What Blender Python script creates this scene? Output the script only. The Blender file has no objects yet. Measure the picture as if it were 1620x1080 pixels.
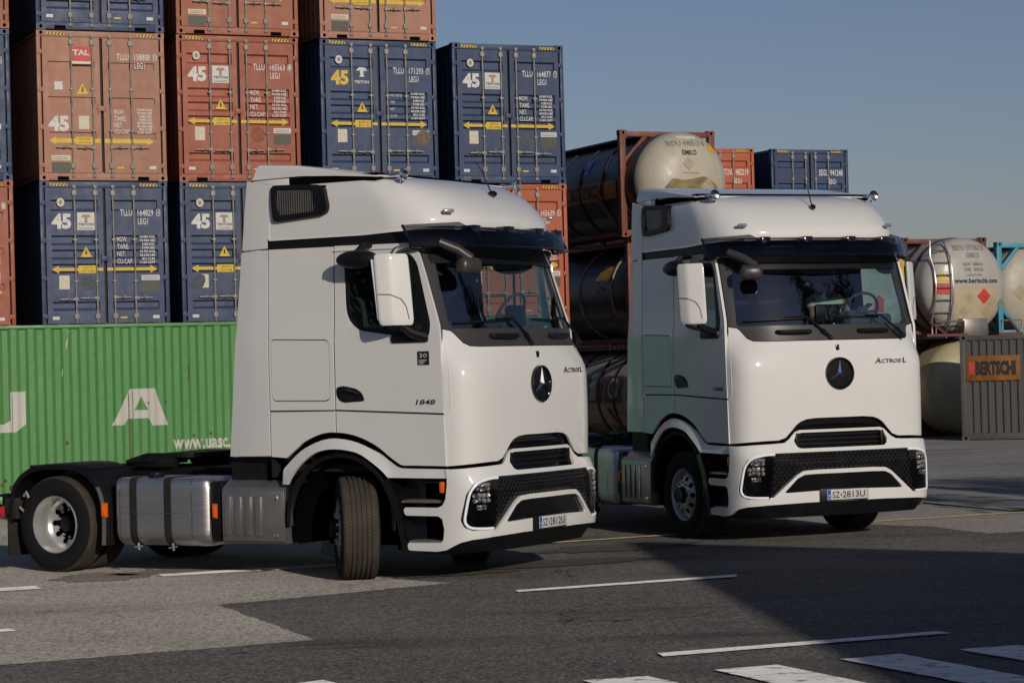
import bpy, bmesh, math, random
from mathutils import Vector, Matrix, geometry

random.seed(7)
C = bpy.context
scene = C.scene
COL = scene.collection
R = math.radians

# ------------------------------------------------------------------ camera
cam_d = bpy.data.cameras.new('camera')
cam = bpy.data.objects.new('camera', cam_d)
COL.objects.link(cam)
PITCH, ROLL, CAMH = 0.00956, 0.02643, 2.05
_c, _s, _cp, _sp = math.cos(ROLL), math.sin(ROLL), math.cos(PITCH), math.sin(PITCH)
_r0, _u0, _fw = Vector((1, 0, 0)), Vector((0, -_sp, _cp)), Vector((0, _cp, _sp))
_r, _u = _r0 * _c - _u0 * _s, _r0 * _s + _u0 * _c
cam.matrix_world = Matrix(((_r.x, _u.x, -_fw.x, 0), (_r.y, _u.y, -_fw.y, 0), (_r.z, _u.z, -_fw.z, CAMH), (0, 0, 0, 1)))
cam_d.sensor_width = 36.0
cam_d.lens = 3770.0 / 1620.0 * 36.0
cam_d.clip_start = 0.1
cam_d.clip_end = 6000.0
scene.camera = cam

# ------------------------------------------------------------------ sky and sun (low evening sun, behind the camera to the right)
SUN_AZ, SUN_EL = R(23.8), R(17.0)          # azimuth from the camera's back towards the right
SUN_DIR = Vector((math.sin(SUN_AZ) * math.cos(SUN_EL), -math.cos(SUN_AZ) * math.cos(SUN_EL), math.sin(SUN_EL)))
world = bpy.data.worlds.new('World')
scene.world = world
world.use_nodes = True
wn = world.node_tree
bg = wn.nodes['Background']
sky = wn.nodes.new('ShaderNodeTexSky')
sky.sky_type = 'NISHITA'
sky.sun_disc = False
sky.sun_elevation = SUN_EL
sky.sun_rotation = R(180.0) - SUN_AZ
sky.altitude = 50
sky.air_density = 1.0
sky.dust_density = 0.6
sky.ozone_density = 4.0
tint = wn.nodes.new('ShaderNodeMix')
tint.data_type = 'RGBA'
tint.blend_type = 'MULTIPLY'
tint.inputs[0].default_value = 1.0
tint.inputs[7].default_value = (1.20, 0.97, 1.0, 1)
wn.links.new(sky.outputs[0], tint.inputs[6])
wn.links.new(tint.outputs[2], bg.inputs[0])
bg.inputs[1].default_value = 0.067
sun_d = bpy.data.lights.new('sun', 'SUN')
sun_d.energy = 2.9
sun_d.angle = R(0.5)
sun_d.color = (1.0, 0.90, 0.78)
sun = bpy.data.objects.new('sun', sun_d)
COL.objects.link(sun)
sun.rotation_euler = SUN_DIR.to_track_quat('Z', 'Y').to_euler()

vs = scene.view_settings
vs.view_transform = 'Standard'
vs.look = 'None'
vs.gamma = 1.0
vs.exposure = -0.38
vs.use_curve_mapping = False
scene.render.engine = 'CYCLES'
scene.cycles.max_bounces = 10
scene.cycles.transparent_max_bounces = 16
scene.cycles.use_denoising = True
# ------------------------------------------------------------------ materials
def new_mat(name):
    m = bpy.data.materials.new(name)
    m.use_nodes = True
    return m, m.node_tree.nodes, m.node_tree.links, m.node_tree.nodes['Principled BSDF']

def node(nt, typ, **kw):
    n = nt.nodes.new(typ)
    for k, v in kw.items():
        if k.startswith('i_'):
            key = k[2:]
            n.inputs[int(key) if key.isdigit() else key.replace('_', ' ')].default_value = v
        else:
            setattr(n, k, v)
    return n

def ramp(nt, fac, p0, p1, c0=(0, 0, 0, 1), c1=(1, 1, 1, 1)):
    r = nt.nodes.new('ShaderNodeValToRGB')
    r.color_ramp.elements[0].position, r.color_ramp.elements[1].position = p0, p1
    r.color_ramp.elements[0].color, r.color_ramp.elements[1].color = c0, c1
    nt.links.new(fac, r.inputs[0])
    return r.outputs[0]

def mixc(nt, fac, a, b, mode='MIX'):
    m = nt.nodes.new('ShaderNodeMix')
    m.data_type = 'RGBA'
    m.blend_type = mode
    for sock, v in ((m.inputs[0], fac), (m.inputs[6], a), (m.inputs[7], b)):
        if hasattr(v, 'is_linked'):
            nt.links.new(v, sock)
        elif isinstance(v, (int, float)):
            sock.default_value = v
        else:
            sock.default_value = (*v[:3], 1)
    return m.outputs[2]

def noise(nt, scale, detail=4, rough=0.55, stretch=None, coord='Object', each=False):
    tc = nt.nodes.new('ShaderNodeTexCoord')
    out = tc.outputs[coord]
    if each:                                             # every copy gets its own patch of the pattern
        oi = nt.nodes.new('ShaderNodeObjectInfo')
        va = node(nt, 'ShaderNodeVectorMath', operation='MULTIPLY_ADD')
        va.inputs[1].default_value = (53.0, 31.0, 47.0)
        nt.links.new(oi.outputs['Random'], va.inputs[0])
        nt.links.new(out, va.inputs[2])
        out = va.outputs[0]
    if stretch:
        mp = nt.nodes.new('ShaderNodeMapping')
        mp.inputs['Scale'].default_value = stretch
        nt.links.new(out, mp.inputs[0])
        out = mp.outputs[0]
    n = node(nt, 'ShaderNodeTexNoise', i_Scale=scale, i_Detail=detail, i_Roughness=rough)
    nt.links.new(out, n.inputs['Vector'])
    return n.outputs[0]

def bump(nt, b, height, strength=0.2, dist=0.01):
    bp = node(nt, 'ShaderNodeBump', i_Strength=strength, i_Distance=dist)
    nt.links.new(height, bp.inputs['Height'])
    nt.links.new(bp.outputs[0], b.inputs['Normal'])

def simple(name, col, rough=0.5, metal=0.0, vary=0.12, scale=6.0, coat=0.0, emit=0.0, spec=0.5):
    m, n, l, b = new_mat(name)
    nt = m.node_tree
    c = mixc(nt, ramp(nt, noise(nt, scale), 0.3, 0.7), [x * (1 - vary) for x in col], [min(1, x * (1 + vary)) for x in col])
    l.new(c, b.inputs['Base Color'])
    b.inputs['Roughness'].default_value = rough
    b.inputs['Metallic'].default_value = metal
    b.inputs['Coat Weight'].default_value = coat
    b.inputs['Coat Roughness'].default_value = 0.06
    b.inputs['Specular IOR Level'].default_value = spec
    if emit:
        b.inputs['Emission Color'].default_value = (*col, 1)
        b.inputs['Emission Strength'].default_value = emit
    return m

def paint(name, col, fade=0.25, rust=0.5, rough=0.5, rustcol=(0.12, 0.05, 0.025), streak=0.5):
    """container paint: faded patches, vertical streaks, rust specks, scuffs"""
    m, n, l, b = new_mat(name)
    nt = m.node_tree
    pale = [x * (1 - fade * .4) + 0.16 * fade for x in col]
    c = mixc(nt, ramp(nt, noise(nt, 0.9, 6, .6, each=True), 0.35, 0.7), col, pale)
    oi = nt.nodes.new('ShaderNodeObjectInfo')
    c = mixc(nt, ramp(nt, oi.outputs['Random'], 0, 1, c1=(.30, .30, .30, 1)), c, [x * .55 for x in col])
    st = ramp(nt, noise(nt, 3.0, 5, .6, stretch=(3, 3, .16), each=True), 0.45, 0.75)
    mm = node(nt, 'ShaderNodeMath', operation='MULTIPLY', i_1=streak)
    l.new(st, mm.inputs[0])
    c = mixc(nt, mm.outputs[0], c, [x * .62 + .01 for x in col])
    rs = ramp(nt, noise(nt, 6, 8, .7, stretch=(1, 1, .6), each=True), 0.70 - .06 * rust, 0.76 - .05 * rust)
    c = mixc(nt, rs, c, rustcol)
    l.new(c, b.inputs['Base Color'])
    rr = ramp(nt, noise(nt, 4, 5), 0.3, 0.7, (rough - .1,) * 3 + (1,), (rough + .15,) * 3 + (1,))
    l.new(rr, b.inputs['Roughness'])
    bump(nt, b, noise(nt, 1.6, 3, each=True), 0.38, 0.035)
    return m

M = {}
def white_paint():
    m, n, l, b = new_mat('white_truck_paint')
    nt = m.node_tree
    dust = ramp(nt, noise(nt, 3.0, 6, .6), 0.40, 0.85)
    mm = node(nt, 'ShaderNodeMath', operation='MULTIPLY', i_1=0.25)
    l.new(dust, mm.inputs[0])
    c = mixc(nt, mm.outputs[0], (0.80, 0.80, 0.762), (0.70, 0.69, 0.64))
    l.new(c, b.inputs['Base Color'])
    b.inputs['Roughness'].default_value = 0.5
    b.inputs['Coat Weight'].default_value = 1.0
    b.inputs['Coat Roughness'].default_value = 0.09
    b.inputs['Specular IOR Level'].default_value = 0.2
    bump(nt, b, noise(nt, 1.3, 2), 0.06, 0.02)
    return m
M['white'] = white_paint()
M['black'] = simple('black_plastic', (0.009, 0.009, 0.010), 0.45, vary=.3, spec=.28)
M['gloss'] = simple('gloss_black', (0.006, 0.006, 0.007), 0.12, vary=.2, coat=.5)
M['dark'] = simple('dark_liner', (0.016, 0.017, 0.019), 0.8, vary=.3, spec=.15)
M['greyplastic'] = simple('grey_plastic', (0.050, 0.047, 0.044), 0.36, vary=.12)
M['chassis'] = simple('chassis_paint', (0.009, 0.009, 0.010), 0.55, vary=.4, scale=14, spec=.25)
M['mesh'] = simple('grille_mesh_plastic', (0.022, 0.022, 0.023), 0.22, vary=.3)
M['emblem'] = simple('tan_emblem_print', (0.40, 0.24, 0.13), .6, vary=.15)
M['chrome'] = simple('chrome', (0.80, 0.80, 0.81), 0.14, 1.0, vary=.03)
M['steel'] = simple('galvanised_steel', (0.30, 0.28, 0.235), 0.6, .1, vary=.35, scale=9)
M['rimsilver'] = simple('rim_silver', (0.55, 0.55, 0.53), 0.33, .55, vary=.12)
M['orange'] = simple('orange_lens', (0.85, 0.16, 0.015), 0.2, vary=.05)
M['red'] = simple('red_lens', (0.7, 0.015, 0.02), 0.15, emit=.15, vary=.05)
M['drl'] = simple('daytime_light_bar', (0.82, 0.82, 0.86), 0.2, vary=.02, emit=.22)
M['lens'] = simple('lamp_reflector', (0.34, 0.34, 0.33), 0.25, .3, vary=.3, scale=60)
M['plate'] = simple('plate_white', (0.62, 0.62, 0.60), 0.35, vary=.05)
M['blue'] = simple('plate_blue', (0.02, 0.09, 0.45), 0.35, vary=.05)
M['ink'] = simple('black_print', (0.015, 0.015, 0.015), 0.5, vary=.1)
M['whiteink'] = simple('white_print', (0.66, 0.65, 0.61), 0.55, vary=.18, scale=18)
M['yellow'] = simple('yellow_print', (0.66, 0.46, 0.03), 0.5, vary=.2, scale=14)
M['cream'] = simple('cream_sticker', (0.62, 0.58, 0.44), 0.5, vary=.12, scale=12)
M['greyink'] = simple('grey_print', (0.27, 0.25, 0.21), 0.55, vary=.2)
M['olive'] = simple('dull_olive_label', (0.07, 0.075, 0.05), 0.5, vary=.3, scale=20)
M['redink'] = simple('red_print', (0.55, 0.05, 0.03), 0.5, vary=.15)
M['orangeink'] = simple('orange_print', (0.62, 0.22, 0.02), 0.5, vary=.2)
M['brownink'] = simple('brown_print', (0.10, 0.045, 0.03), 0.5, vary=.2)
M['rubber_seal'] = simple('rubber_seal', (0.02, 0.018, 0.015), 0.7, vary=.3)
M['hole'] = simple('dark_hole', (0.004, 0.004, 0.004), 0.95, spec=0.0)
M['seat'] = simple('dark_seat_cloth', (0.045, 0.048, 0.054), 0.85, vary=.2, scale=30)
M['dash'] = simple('dashboard_plastic', (0.085, 0.09, 0.095), 0.6, vary=.1, spec=.2)
M['liner'] = simple('cab_liner', (0.24, 0.24, 0.235), 0.8, vary=.1)
M['skin'] = simple('skin', (0.42, 0.24, 0.17), 0.55, vary=.1)
M['shirt'] = simple('white_cotton', (0.72, 0.74, 0.68), 0.9, vary=.06, scale=12)
M['trousers'] = simple('dark_trousers', (0.03, 0.035, 0.05), 0.9, vary=.2)
M['hair'] = simple('dark_hair', (0.03, 0.02, 0.015), 0.6, vary=.3)

def brushed():
    m, n, l, b = new_mat('brushed_aluminium')
    nt = m.node_tree
    f = noise(nt, 5, 5, .6, stretch=(.4, 3, 30))
    c = mixc(nt, ramp(nt, f, .3, .7), (0.62, 0.61, 0.59), (0.78, 0.77, 0.75))
    d = ramp(nt, noise(nt, 2.2, 5, .6), .4, .8)
    mm = node(nt, 'ShaderNodeMath', operation='MULTIPLY', i_1=.35)
    l.new(d, mm.inputs[0])
    c = mixc(nt, mm.outputs[0], c, (0.30, 0.27, 0.23))
    l.new(c, b.inputs['Base Color'])
    b.inputs['Metallic'].default_value = .95
    l.new(ramp(nt, f, .2, .8, (.32,) * 3 + (1,), (.52,) * 3 + (1,)), b.inputs['Roughness'])
    return m
M['alu'] = brushed()
M['plainalu'] = simple('satin_aluminium', (0.36, 0.34, 0.315), 0.36, .75, vary=.12, scale=5)

def glass(name, tint, refl=1.0, ior=1.6):
    m = bpy.data.materials.new(name)
    m.use_nodes = True
    nt = m.node_tree
    nt.nodes.remove(nt.nodes['Principled BSDF'])
    out = nt.nodes['Material Output']
    tr = node(nt, 'ShaderNodeBsdfTransparent')
    c = mixc(nt, ramp(nt, noise(nt, 1.5), .3, .7), [t * .92 for t in tint], tint)
    nt.links.new(c, tr.inputs[0])
    gl = node(nt, 'ShaderNodeBsdfGlossy', i_Roughness=0.02)
    gl.inputs['Color'].default_value = (refl, refl, refl, 1)
    fr = node(nt, 'ShaderNodeFresnel', i_IOR=ior)
    geo = node(nt, 'ShaderNodeNewGeometry')              # only the outer face mirrors; the inner one just passes light on
    inv = node(nt, 'ShaderNodeMath', operation='SUBTRACT', i_0=1.0)
    nt.links.new(geo.outputs['Backfacing'], inv.inputs[1])
    mul = node(nt, 'ShaderNodeMath', operation='MULTIPLY')
    nt.links.new(fr.outputs[0], mul.inputs[0]); nt.links.new(inv.outputs[0], mul.inputs[1])
    mx = node(nt, 'ShaderNodeMixShader')
    nt.links.new(mul.outputs[0], mx.inputs[0])
    nt.links.new(tr.outputs[0], mx.inputs[1])
    nt.links.new(gl.outputs[0], mx.inputs[2])
    nt.links.new(mx.outputs[0], out.inputs[0])
    return m
M['glass'] = glass('windscreen_glass', (0.84, 0.93, 0.95), 1.0, 2.4)
M['sideglass'] = glass('side_window_glass', (0.82, 0.92, 0.90), 1.0, 1.7)
M['smoke'] = glass('smoked_visor', (0.46, 0.46, 0.48), 1.0, 1.5)
M['lampglass'] = glass('lamp_cover_glass', (0.80, 0.80, 0.80), 1.0, 1.5)

def tyre_mat():
    m, n, l, b = new_mat('tyre_rubber')
    nt = m.node_tree
    tc = nt.nodes.new('ShaderNodeTexCoord')
    sp = nt.nodes.new('ShaderNodeSeparateXYZ')
    l.new(tc.outputs['Object'], sp.inputs[0])
    at = node(nt, 'ShaderNodeMath', operation='ARCTAN2')
    l.new(sp.outputs[2], at.inputs[0]); l.new(sp.outputs[0], at.inputs[1])
    a = node(nt, 'ShaderNodeMath', operation='MULTIPLY', i_1=95.0)
    l.new(at.outputs[0], a.inputs[0])
    w = node(nt, 'ShaderNodeMath', operation='MULTIPLY', i_1=70.0)
    l.new(sp.outputs[1], w.inputs[0])
    w2 = node(nt, 'ShaderNodeMath', operation='SINE'); l.new(w.outputs[0], w2.inputs[0])
    w3 = node(nt, 'ShaderNodeMath', operation='MULTIPLY', i_1=2.2); l.new(w2.outputs[0], w3.inputs[0])
    ad = node(nt, 'ShaderNodeMath', operation='ADD'); l.new(a.outputs[0], ad.inputs[0]); l.new(w3.outputs[0], ad.inputs[1])
    s = node(nt, 'ShaderNodeMath', operation='SINE'); l.new(ad.outputs[0], s.inputs[0])
    ln = node(nt, 'ShaderNodeVectorMath', operation='LENGTH')
    cb = nt.nodes.new('ShaderNodeCombineXYZ'); l.new(sp.outputs[0], cb.inputs[0]); l.new(sp.outputs[2], cb.inputs[2])
    l.new(cb.outputs[0], ln.inputs[0])
    tread = ramp(nt, ln.outputs['Value'], .478, .482)
    cut = ramp(nt, s.outputs[0], .80, .92)
    mm = node(nt, 'ShaderNodeMath', operation='MULTIPLY'); l.new(tread, mm.inputs[0]); l.new(cut, mm.inputs[1])
    base = mixc(nt, ramp(nt, noise(nt, 5, 6), .35, .7), (0.055, 0.048, 0.038), (0.085, 0.072, 0.055))
    c = mixc(nt, tread, (0.013, 0.013, 0.013), base)
    c = mixc(nt, mm.outputs[0], c, (0.03, 0.026, 0.02))
    l.new(c, b.inputs['Base Color'])
    b.inputs['Roughness'].default_value = .85
    b.inputs['Specular IOR Level'].default_value = .2
    inv = node(nt, 'ShaderNodeMath', operation='SUBTRACT', i_0=1.0); l.new(mm.outputs[0], inv.inputs[1])
    bump(nt, b, inv.outputs[0], .6, .006)
    return m
M['tyre'] = tyre_mat()

def asphalt(name, dark, light, stones, scale=55.0, crack=0.4, stain=0.5):
    m, n, l, b = new_mat(name)
    nt = m.node_tree
    c = mixc(nt, ramp(nt, noise(nt, .35, 6, .6), .35, .7), dark, light)
    tc = nt.nodes.new('ShaderNodeTexCoord')
    v = node(nt, 'ShaderNodeTexVoronoi', i_Scale=scale, i_Randomness=1.0)
    l.new(tc.outputs['Object'], v.inputs['Vector'])
    g = nt.nodes.new('ShaderNodeRGBToBW'); l.new(v.outputs['Color'], g.inputs[0])
    c = mixc(nt, ramp(nt, g.outputs[0], .45, .95, c1=(.9, .9, .9, 1)), c, stones)
    c = mixc(nt, ramp(nt, g.outputs[0], .10, .40, (.9, .9, .9, 1), (0, 0, 0, 1)), c, [x * .45 for x in dark])
    # oil and tyre stains in drawn-out patches
    s1 = ramp(nt, noise(nt, .55, 5, .6, stretch=(.5, 1.6, 1)), .52, .72)
    mm = node(nt, 'ShaderNodeMath', operation='MULTIPLY', i_1=stain); l.new(s1, mm.inputs[0])
    c = mixc(nt, mm.outputs[0], c, [x * .45 for x in dark])
    # hairline cracks
    dn = nt.nodes.new('ShaderNodeTexNoise'); dn.inputs['Scale'].default_value = 2.5; dn.inputs['Detail'].default_value = 6
    l.new(tc.outputs['Object'], dn.inputs['Vector'])
    va = node(nt, 'ShaderNodeVectorMath', operation='MULTIPLY_ADD'); va.inputs[1].default_value = (.7, .7, .7)
    l.new(dn.outputs['Color'], va.inputs[0]); l.new(tc.outputs['Object'], va.inputs[2])
    cv = node(nt, 'ShaderNodeTexVoronoi', feature='DISTANCE_TO_EDGE', i_Scale=.33)
    l.new(va.outputs[0], cv.inputs['Vector'])
    ck = ramp(nt, cv.outputs['Distance'], .0015, .006, (1, 1, 1, 1), (0, 0, 0, 1))
    gate = ramp(nt, noise(nt, .4, 3), .52, .6)
    mk = node(nt, 'ShaderNodeMath', operation='MULTIPLY'); l.new(ck, mk.inputs[0]); l.new(gate, mk.inputs[1])
    mk2 = node(nt, 'ShaderNodeMath', operation='MULTIPLY', i_1=crack); l.new(mk.outputs[0], mk2.inputs[0])
    c = mixc(nt, mk2.outputs[0], c, (0.008, 0.008, 0.008))
    # sparse bright grit
    v2 = node(nt, 'ShaderNodeTexVoronoi', i_Scale=9.0)
    l.new(tc.outputs['Object'], v2.inputs['Vector'])
    gr = ramp(nt, v2.outputs['Distance'], .05, .09, (1, 1, 1, 1), (0, 0, 0, 1))
    g2 = nt.nodes.new('ShaderNodeRGBToBW'); l.new(v2.outputs['Color'], g2.inputs[0])
    gg = node(nt, 'ShaderNodeMath', operation='MULTIPLY'); l.new(gr, gg.inputs[0]); l.new(ramp(nt, g2.outputs[0], .75, .8), gg.inputs[1])
    c = mixc(nt, gg.outputs[0], c, (0.30, 0.29, 0.27))
    l.new(c, b.inputs['Base Color'])
    b.inputs['Roughness'].default_value = .82
    b.inputs['Specular IOR Level'].default_value = .25
    b.inputs['Diffuse Roughness'].default_value = 1.0
    bump(nt, b, g.outputs[0], .5, .006)
    return m

def road_paint(name, col, under, wear=.5):
    m, n, l, b = new_mat(name)
    nt = m.node_tree
    w = ramp(nt, noise(nt, 5, 9, .72, stretch=(1, 1.8, 1)), .60 - .1 * wear, .66 - .06 * wear)
    w2 = ramp(nt, noise(nt, 38, 3), .60, .72)
    mx = node(nt, 'ShaderNodeMath', operation='MAXIMUM'); l.new(w, mx.inputs[0])
    h = node(nt, 'ShaderNodeMath', operation='MULTIPLY', i_1=.45); l.new(w2, h.inputs[0]); l.new(h.outputs[0], mx.inputs[1])
    base = mixc(nt, ramp(nt, noise(nt, 1.2, 4), .3, .7), col, [x * .8 for x in col])
    c = mixc(nt, mx.outputs[0], base, under)
    l.new(c, b.inputs['Base Color'])
    b.inputs['Roughness'].default_value = .8
    b.inputs['Diffuse Roughness'].default_value = 1.0
    b.inputs['Specular IOR Level'].default_value = .2
    bump(nt, b, noise(nt, 80, 3), .6, .012)
    return m

# ------------------------------------------------------------------ mesh building
class MB:
    def __init__(self):
        self.v, self.f, self.m = [], [], []
    def add(self, vs, fs, mi=0, T=None):
        o = len(self.v)
        self.v += [tuple(T @ Vector(p)) if T else tuple(p) for p in vs]
        self.f += [tuple(i + o for i in f) for f in fs]
        self.m += [mi] * len(fs)
        return self
    def box(self, x0, x1, y0, y1, z0, z1, mi=0, bev=0.0, T=None):
        if bev <= 0:
            vs = [(x0, y0, z0), (x1, y0, z0), (x1, y1, z0), (x0, y1, z0), (x0, y0, z1), (x1, y0, z1), (x1, y1, z1), (x0, y1, z1)]
            fs = [(0, 3, 2, 1), (4, 5, 6, 7), (0, 1, 5, 4), (1, 2, 6, 5), (2, 3, 7, 6), (3, 0, 4, 7)]
            return self.add(vs, fs, mi, T)
        bm = bmesh.new()
        bmesh.ops.create_cube(bm, size=1)
        for q in bm.verts:
            q.co = Vector((x0 + (q.co.x + .5) * (x1 - x0), y0 + (q.co.y + .5) * (y1 - y0), z0 + (q.co.z + .5) * (z1 - z0)))
        bmesh.ops.bevel(bm, geom=bm.edges[:], offset=bev, segments=2, affect='EDGES', profile=.5)
        bm.verts.index_update()
        self.add([q.co.copy() for q in bm.verts], [[q.index for q in f.verts] for f in bm.faces], mi, T)
        bm.free()
        return self
    def prism(self, poly, a, b, fn, mi=0, T=None):
        """poly of 2-D points swept from a to b; fn(p, q, t) -> 3-D"""
        n = len(poly)
        vs = [fn(p, q, a) for p, q in poly] + [fn(p, q, b) for p, q in poly]
        fs = [tuple(range(n)), tuple(range(2 * n - 1, n - 1, -1))] + [(i, i + n, (i + 1) % n + n, (i + 1) % n) for i in range(n)]
        return self.add(vs, fs, mi, T)
    def tube(self, pts, r, n=8, mi=0, T=None, caps=True):
        pts = [Vector(p) for p in pts]
        rs = r if isinstance(r, (list, tuple)) else [r] * len(pts)
        vs, fs = [], []
        up = None
        for i, p in enumerate(pts):
            d = (pts[min(i + 1, len(pts) - 1)] - pts[max(i - 1, 0)]).normalized()
            if up is None:
                up = d.orthogonal().normalized()
            up = (up - d * up.dot(d))
            up = up.normalized() if up.length > 1e-6 else d.orthogonal().normalized()
            sd = d.cross(up)
            for k in range(n):
                a = 2 * math.pi * k / n
                vs.append(p + (up * math.cos(a) + sd * math.sin(a)) * rs[i])
        for i in range(len(pts) - 1):
            for k in range(n):
                fs.append((i * n + k, i * n + (k + 1) % n, (i + 1) * n + (k + 1) % n, (i + 1) * n + k))
        if caps:
            fs.append(tuple(range(n - 1, -1, -1)))
            fs.append(tuple(range((len(pts) - 1) * n, len(pts) * n)))
        return self.add(vs, fs, mi, T)
    def lathe(self, prof, n=48, mi=0, T=None, a0=0.0, a1=2 * math.pi):
        """prof of (radius, y); axis is local y"""
        full = abs(a1 - a0 - 2 * math.pi) < 1e-6
        cnt = n if full else n + 1
        vs, fs = [], []
        for k in range(cnt):
            a = a0 + (a1 - a0) * k / n
            for r, y in prof:
                vs.append((r * math.cos(a), y, r * math.sin(a)))
        m = len(prof)
        for k in range(n):
            k2 = (k + 1) % cnt
            for j in range(m - 1):
                fs.append((k * m + j, k * m + j + 1, k2 * m + j + 1, k2 * m + j))
        return self.add(vs, fs, mi, T)
    def ball(self, c, rx, ry=None, rz=None, n=12, mi=0, T=None):
        ry, rz = ry or rx, rz or rx
        vs, fs = [], []
        h = n // 2
        for i in range(h + 1):
            t = math.pi * i / h
            for k in range(n):
                a = 2 * math.pi * k / n
                vs.append((c[0] + rx * math.sin(t) * math.cos(a), c[1] + ry * math.sin(t) * math.sin(a), c[2] + rz * math.cos(t)))
        for i in range(h):
            for k in range(n):
                fs.append((i * n + k, (i + 1) * n + k, (i + 1) * n + (k + 1) % n, i * n + (k + 1) % n))
        return self.add(vs, fs, mi, T)
    def mesh(self, name, mats, smooth=30.0, fix=True):
        me = bpy.data.meshes.new(name)
        me.from_pydata(self.v, [], self.f)
        if not isinstance(mats, (list, tuple)):
            mats = [mats]
        for m in mats:
            me.materials.append(m)
        for p, mi in zip(me.polygons, self.m):
            p.material_index = mi
        if fix:
            bm = bmesh.new()
            bm.from_mesh(me)
            bmesh.ops.remove_doubles(bm, verts=bm.verts, dist=1e-5)
            bmesh.ops.recalc_face_normals(bm, faces=bm.faces)
            bm.to_mesh(me)
            bm.free()
        if smooth:
            for p in me.polygons:
                p.use_smooth = True
            me.set_sharp_from_angle(angle=R(smooth))
        return me
    def build(self, name, mats, parent=None, smooth=30.0, fix=True):
        return link(name, self.mesh(name, mats, smooth, fix), parent)

def link(name, me, parent=None):
    o = bpy.data.objects.new(name, me)
    COL.objects.link(o)
    if parent is not None:
        o.parent = parent
    return o

def thing(name, label, cat, loc=(0, 0, 0), rz=0.0, group=None):
    o = bpy.data.objects.new(name, None)
    COL.objects.link(o)
    o.empty_display_size = .3
    o.location = loc
    o.rotation_euler = (0, 0, rz)
    tag(o, label, cat, group)
    return o

def tag(o, label, cat, group=None):
    o['label'] = label
    o['category'] = cat
    if group:
        o['group'] = group
    return o

def structure(o):
    o['kind'] = 'structure'
    return o

def copy_tree(o, parent=None, swap=None):
    c = o.copy()
    COL.objects.link(c)
    if parent is not None:
        c.parent = parent
    for ch in list(o.children):
        copy_tree(ch, c)
    return c

def inside(p, poly):
    x, y = p
    r = False
    n = len(poly)
    for i in range(n):
        x1, y1 = poly[i]; x2, y2 = poly[(i + 1) % n]
        if (y1 > y) != (y2 > y) and x < (x2 - x1) * (y - y1) / (y2 - y1) + x1:
            r = not r
    return r

def rounded(poly, r, seg=5):
    """round the corners of a polygon; r a number or one radius per corner"""
    n = len(poly)
    out = []
    for i in range(n):
        rr = r[i] if isinstance(r, (list, tuple)) else r
        p = Vector(poly[i]); a = Vector(poly[i - 1]); b = Vector(poly[(i + 1) % n])
        if rr <= 0:
            out.append(tuple(p)); continue
        da, db = (a - p), (b - p)
        ra, rb = min(rr, da.length * .48), min(rr, db.length * .48)
        pa, pb = p + da.normalized() * ra, p + db.normalized() * rb
        for k in range(seg + 1):
            t = k / seg
            out.append(tuple(pa * (1 - t) ** 2 + p * 2 * t * (1 - t) + pb * t * t))
    return out

def densify(poly, d):
    out = []
    n = len(poly)
    for i in range(n):
        a, b = Vector(poly[i]), Vector(poly[(i + 1) % n])
        k = max(1, int(math.ceil((b - a).length / d)))
        out += [tuple(a.lerp(b, j / k)) for j in range(k)]
    return out

def tess(outer, holes=(), grid=.12):
    loops = [densify(outer, grid)] + [densify(h, grid) for h in holes]
    pts, edges = [], []
    for L in loops:
        o = len(pts)
        pts += L
        edges += [(o + i, o + (i + 1) % len(L)) for i in range(len(L))]
    bpts = list(pts)
    xs = [p[0] for p in loops[0]]; ys = [p[1] for p in loops[0]]
    nx = int((max(xs) - min(xs)) / grid); ny = int((max(ys) - min(ys)) / grid)
    for i in range(1, nx + 1):
        for j in range(1, ny + 1):
            p = (min(xs) + i * (max(xs) - min(xs)) / (nx + 1) + .0007, min(ys) + j * (max(ys) - min(ys)) / (ny + 1) + .0003)
            if inside(p, loops[0]) and not any(inside(p, h) for h in loops[1:]):
                if min((p[0] - q[0]) ** 2 + (p[1] - q[1]) ** 2 for q in bpts) > (grid * .35) ** 2:
                    pts.append(p)
    r = geometry.delaunay_2d_cdt([Vector(p) for p in pts], edges, [], 0, 1e-6)
    V = [tuple(p) for p in r[0]]
    F = []
    for f in r[2]:
        c = (sum(V[i][0] for i in f) / len(f), sum(V[i][1] for i in f) / len(f))
        if inside(c, loops[0]) and not any(inside(c, h) for h in loops[1:]):
            F.append(tuple(f))
    return V, F

def panel_mb(outer, holes, S, t=.02, grid=.12, hint=None, mb=None, mi=(0, 1)):
    V, F = tess(outer, holes, grid)
    mb = mb or MB()
    P, N = [], []
    e = 1e-3
    for u, v in V:
        p = Vector(S(u, v))
        n = (Vector(S(u + e, v)) - Vector(S(u - e, v))).cross(Vector(S(u, v + e)) - Vector(S(u, v - e))).normalized()
        h = hint(p) if hint else Vector((1, 0, 0))
        if n.dot(h) < 0:
            n = -n
        P.append(p); N.append(n)
    k = len(V)
    cnt = {}
    front, back = [], []
    for f in F:
        g = (P[f[1]] - P[f[0]]).cross(P[f[2]] - P[f[0]])
        if g.dot(N[f[0]]) < 0:
            f = (f[0], f[2], f[1])
        front.append(f)
        back.append(tuple(i + k for i in reversed(f)))
        for a, b in ((f[0], f[1]), (f[1], f[2]), (f[2], f[0])):
            cnt[(a, b)] = cnt.get((a, b), 0) + 1
    side = [(a, a + k, b + k, b) for (a, b) in cnt if (b, a) not in cnt]
    vs = P + [p - n * t for p, n in zip(P, N)]
    o = len(mb.v)
    mb.v += [tuple(p) for p in vs]
    for fs, m_ in ((front, mi[0]), (back, mi[1]), (side, mi[0])):
        mb.f += [tuple(i + o for i in f) for f in fs]
        mb.m += [m_] * len(fs)
    return mb

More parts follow.
